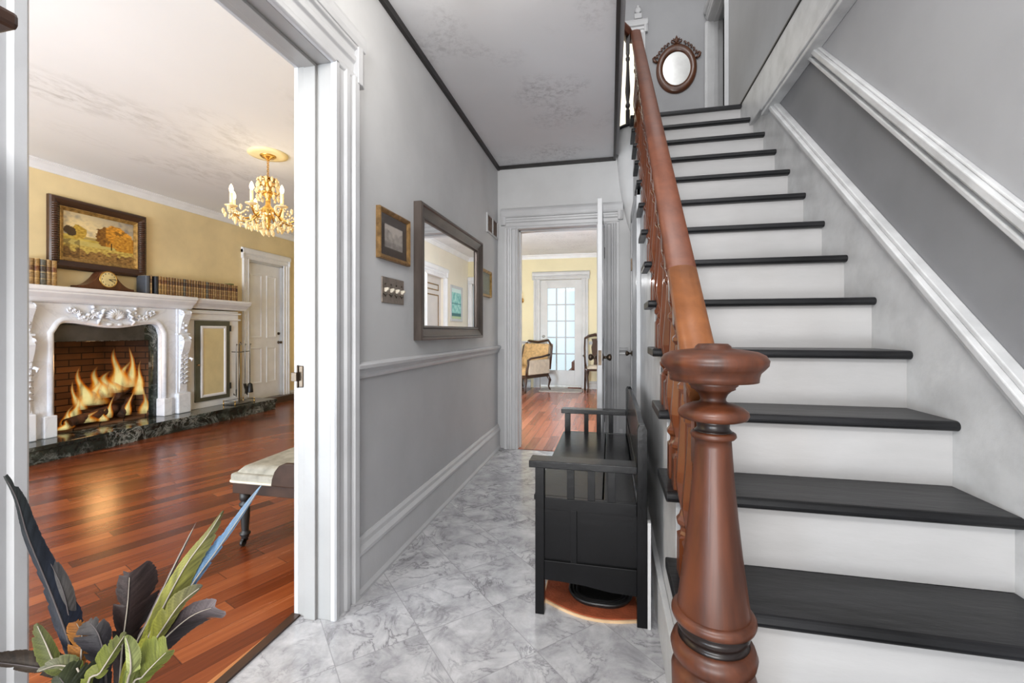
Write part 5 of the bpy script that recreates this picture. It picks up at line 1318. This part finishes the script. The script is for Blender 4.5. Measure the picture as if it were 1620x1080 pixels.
feather('slim light blue feather with the highest tip on the right', [(-0.799, 0.632, 0.549), (-0.742, 0.655, 0.656), (-0.695, 0.676, 0.731), (-0.638, 0.709, 0.832)], .026, [GR, (106, 140, 150), BL, BL, (176, 204, 230)], .5, .03, 6)
feather('thin pale stripped feather left of the yellow-green one', [(-0.822, 0.607, 0.53), (-0.794, 0.623, 0.612), (-0.76, 0.641, 0.701), (-0.731, 0.658, 0.775)], .012, [GR, PL, PL, (180, 166, 160)], .3, .05, 7)
feather('shorter yellow-green feather pointing right below the long one', [(-0.779, 0.575, 0.545), (-0.728, 0.586, 0.618), (-0.692, 0.594, 0.671), (-0.656, 0.602, 0.701)], .040, [GR, YG, YG, (140, 136, 84), (104, 100, 88)], .45, .05, 8)
feather('dark brown feather with a frayed pale tip leaning far right', [(-0.79, 0.583, 0.532), (-0.738, 0.595, 0.596), (-0.686, 0.606, 0.643), (-0.645, 0.615, 0.66)], .066, [BK, BR, (54, 42, 44), (92, 80, 82), PL], .72, .5, 9)
feather('olive green feather sticking up at the far left of the bunch', [(-0.837, 0.542, 0.551), (-0.868, 0.535, 0.586), (-0.884, 0.531, 0.622), (-0.898, 0.528, 0.652)], .036, [BK, GR, (120, 126, 66), (128, 130, 84)], .5, .1, 10)
feather('low curled grey-green feather bending left at the front', [(-0.804, 0.529, 0.574), (-0.818, 0.526, 0.594), (-0.842, 0.52, 0.6), (-0.86, 0.506, 0.597)], .026, [GR, GR, (130, 132, 88), (170, 168, 150)], .5, .05, 11)
feather('small orange feather between the black feathers', [(-0.897, 0.59, 0.503), (-0.899, 0.59, 0.552), (-0.897, 0.59, 0.591), (-0.908, 0.588, 0.615)], .044, [(120, 70, 26), OR_, (206, 136, 58), OR_], .6, .4, 12)
feather('dark brown feather lying low and pointing left out of the picture', [(-0.862, 0.567, 0.522), (-0.908, 0.557, 0.551), (-0.942, 0.539, 0.569), (-0.989, 0.518, 0.584)], .045, [BK, (44, 32, 24), (70, 54, 36), (54, 40, 30)], .5, .3, 13, 'quill_dark')
feather('yellow-green feather at the very front pointing up right', [(-0.782, 0.523, 0.568), (-0.764, 0.527, 0.597), (-0.745, 0.532, 0.628), (-0.726, 0.536, 0.657)], .036, [GR, (150, 156, 66), (132, 140, 60), (110, 108, 70)], .5, .08, 14)
feather('pale lime curled feather at the front right', [(-0.726, 0.536, 0.57), (-0.708, 0.529, 0.607), (-0.71, 0.529, 0.636), (-0.717, 0.528, 0.659)], .024, [GR, (186, 196, 106), (206, 214, 140), (150, 160, 90)], .5, .1, 15)
feather('wide mottled green feather at the lower right of the bunch', [(-0.731, 0.545, 0.557), (-0.712, 0.549, 0.582), (-0.693, 0.553, 0.603), (-0.673, 0.558, 0.623)], .064, [(60, 70, 30), (112, 122, 44), (134, 142, 54), (150, 156, 80)], .6, .45, 16)
feather('dark tuft of green-black feather filling the front of the vase', [(-0.80, 0.53, 0.50), (-0.79, 0.515, 0.54), (-0.80, 0.51, 0.575), (-0.815, 0.505, 0.60)], .07, [BK, BK, (36, 40, 28), (70, 78, 40)], .6, .35, 17, 'quill_dark')

# ------------------------------------------------------------------ light
w = bpy.data.worlds.new('World'); sc.world = w; w.use_nodes = True
bg = w.node_tree.nodes['Background']; bg.inputs[0].default_value = (1.0, 1.0, 0.99, 1); bg.inputs[1].default_value = 0.85
def area(name, loc, target, sx, sy, power, col=(1, 1, 1)):
    l = bpy.data.lights.new(name, 'AREA'); l.shape = 'RECTANGLE'; l.size = sx; l.size_y = sy; l.energy = power; l.color = col
    o = bpy.data.objects.new(name, l); C.objects.link(o); o.location = loc
    o.rotation_euler = (Vector(target) - Vector(loc)).to_track_quat('-Z', 'Y').to_euler(); return o
def point(name, loc, power, col=(1, 1, 1), r=.05):
    l = bpy.data.lights.new(name, 'POINT'); l.energy = power; l.color = col; l.shadow_soft_size = r; l.specular_factor = 0.0
    o = bpy.data.objects.new(name, l); C.objects.link(o); o.location = loc; return o
area('rear_fill', (0.0, -4.8, 1.9), (-0.1, 3.0, 1.4), 3.6, 3.0, 64)  # added fill from behind the camera; no front door is built there
area('hall_up_fill', (-0.3, -2.6, 0.2), (-0.45, 2.6, 2.7), 1.8, 0.8, 78)  # unseen added fill, thrown upward to brighten the hall ceiling
area('hall_forward_fill', (-0.25, -0.75, 2.5), (-0.35, 4.2, 1.0), 1.0, 0.5, 58)  # added out of view to brighten the deep end; no fixture here
area('stairwell_fill', (0.5, 2.2, 5.3), (0.45, 2.6, 0), 0.9, 3.5, 22)  # invented overhead fill for the stairs, above the visible part
area('stairwell_front_fill', (0.55, -0.6, 3.9), (0.1, 4.2, 1.8), 0.9, 0.9, 21)  # extra unseen fill aimed past the stairs at the hall end
area('landing_fill', (0.5, 3.0, 5.2), (0.5, 5.2, 3.8), 0.8, 0.5, 13)  # added to lift the upstairs back wall; no lamp is seen there
area('room_front_fill', (-3.4, -1.5, 1.7), (-3.8, 4, 1.1), 3.0, 1.9, 160, (.95, .97, 1))  # unseen added fill standing in for windows that are not built
area('room_up_fill', (-3.3, -2.6, 0.3), (-3.6, 3.2, 2.7), 3.4, 0.8, 265, (.68, .84, 1))  # low fill added out of view to whiten the fireplace room ceiling
area('room_side_fill', (-1.35, 5.2, 1.7), (-5.1, 4.2, 1.5), 1.6, 1.8, 105, (.96, .98, 1))  # made-up fill hidden behind the doorway jamb, lights the fireplace wall
area('far_room_fill', (-0.6, 5.2, 2.6), (-0.6, 6.8, 0), 1.6, 1.2, 75, (.92, .96, 1))  # overhead fill added for the far room, hidden from the hall
area('far_room_up_fill', (-2.05, 4.6, 0.3), (-0.9, 7.0, 2.64), 0.6, 0.5, 90, (.74, .87, 1))  # made-up fill brightening the far ceiling from a hidden corner
point('passage_fill', (0.02, 3.5, 1.5), 0.7, (1, 1, 1), 0.0)  # invented sourceless light filling the dark gap beside the open door
point('hall_lamp_light', (cx, cy, 2.40), 6, (1, .96, .9), .1)
point('chandelier_light', (CX, CY, 2.33), 5, (1, .84, .6), .3)
point('fire_light', (-5.2, 3.6, .75), 7, (1, .55, .22), .12)

# ------------------------------------------------------------------ camera
cam = bpy.data.cameras.new('camera'); co = bpy.data.objects.new('camera', cam); C.objects.link(co)
cam.sensor_width = 36.0; cam.lens = 36.0 * 700 / 1620; cam.shift_y = -16 / 1620; cam.clip_start = 0.02
co.location = (0, 0, 1.12); co.rotation_euler = (PI / 2, 0, math.radians(12.485))
sc.camera = co
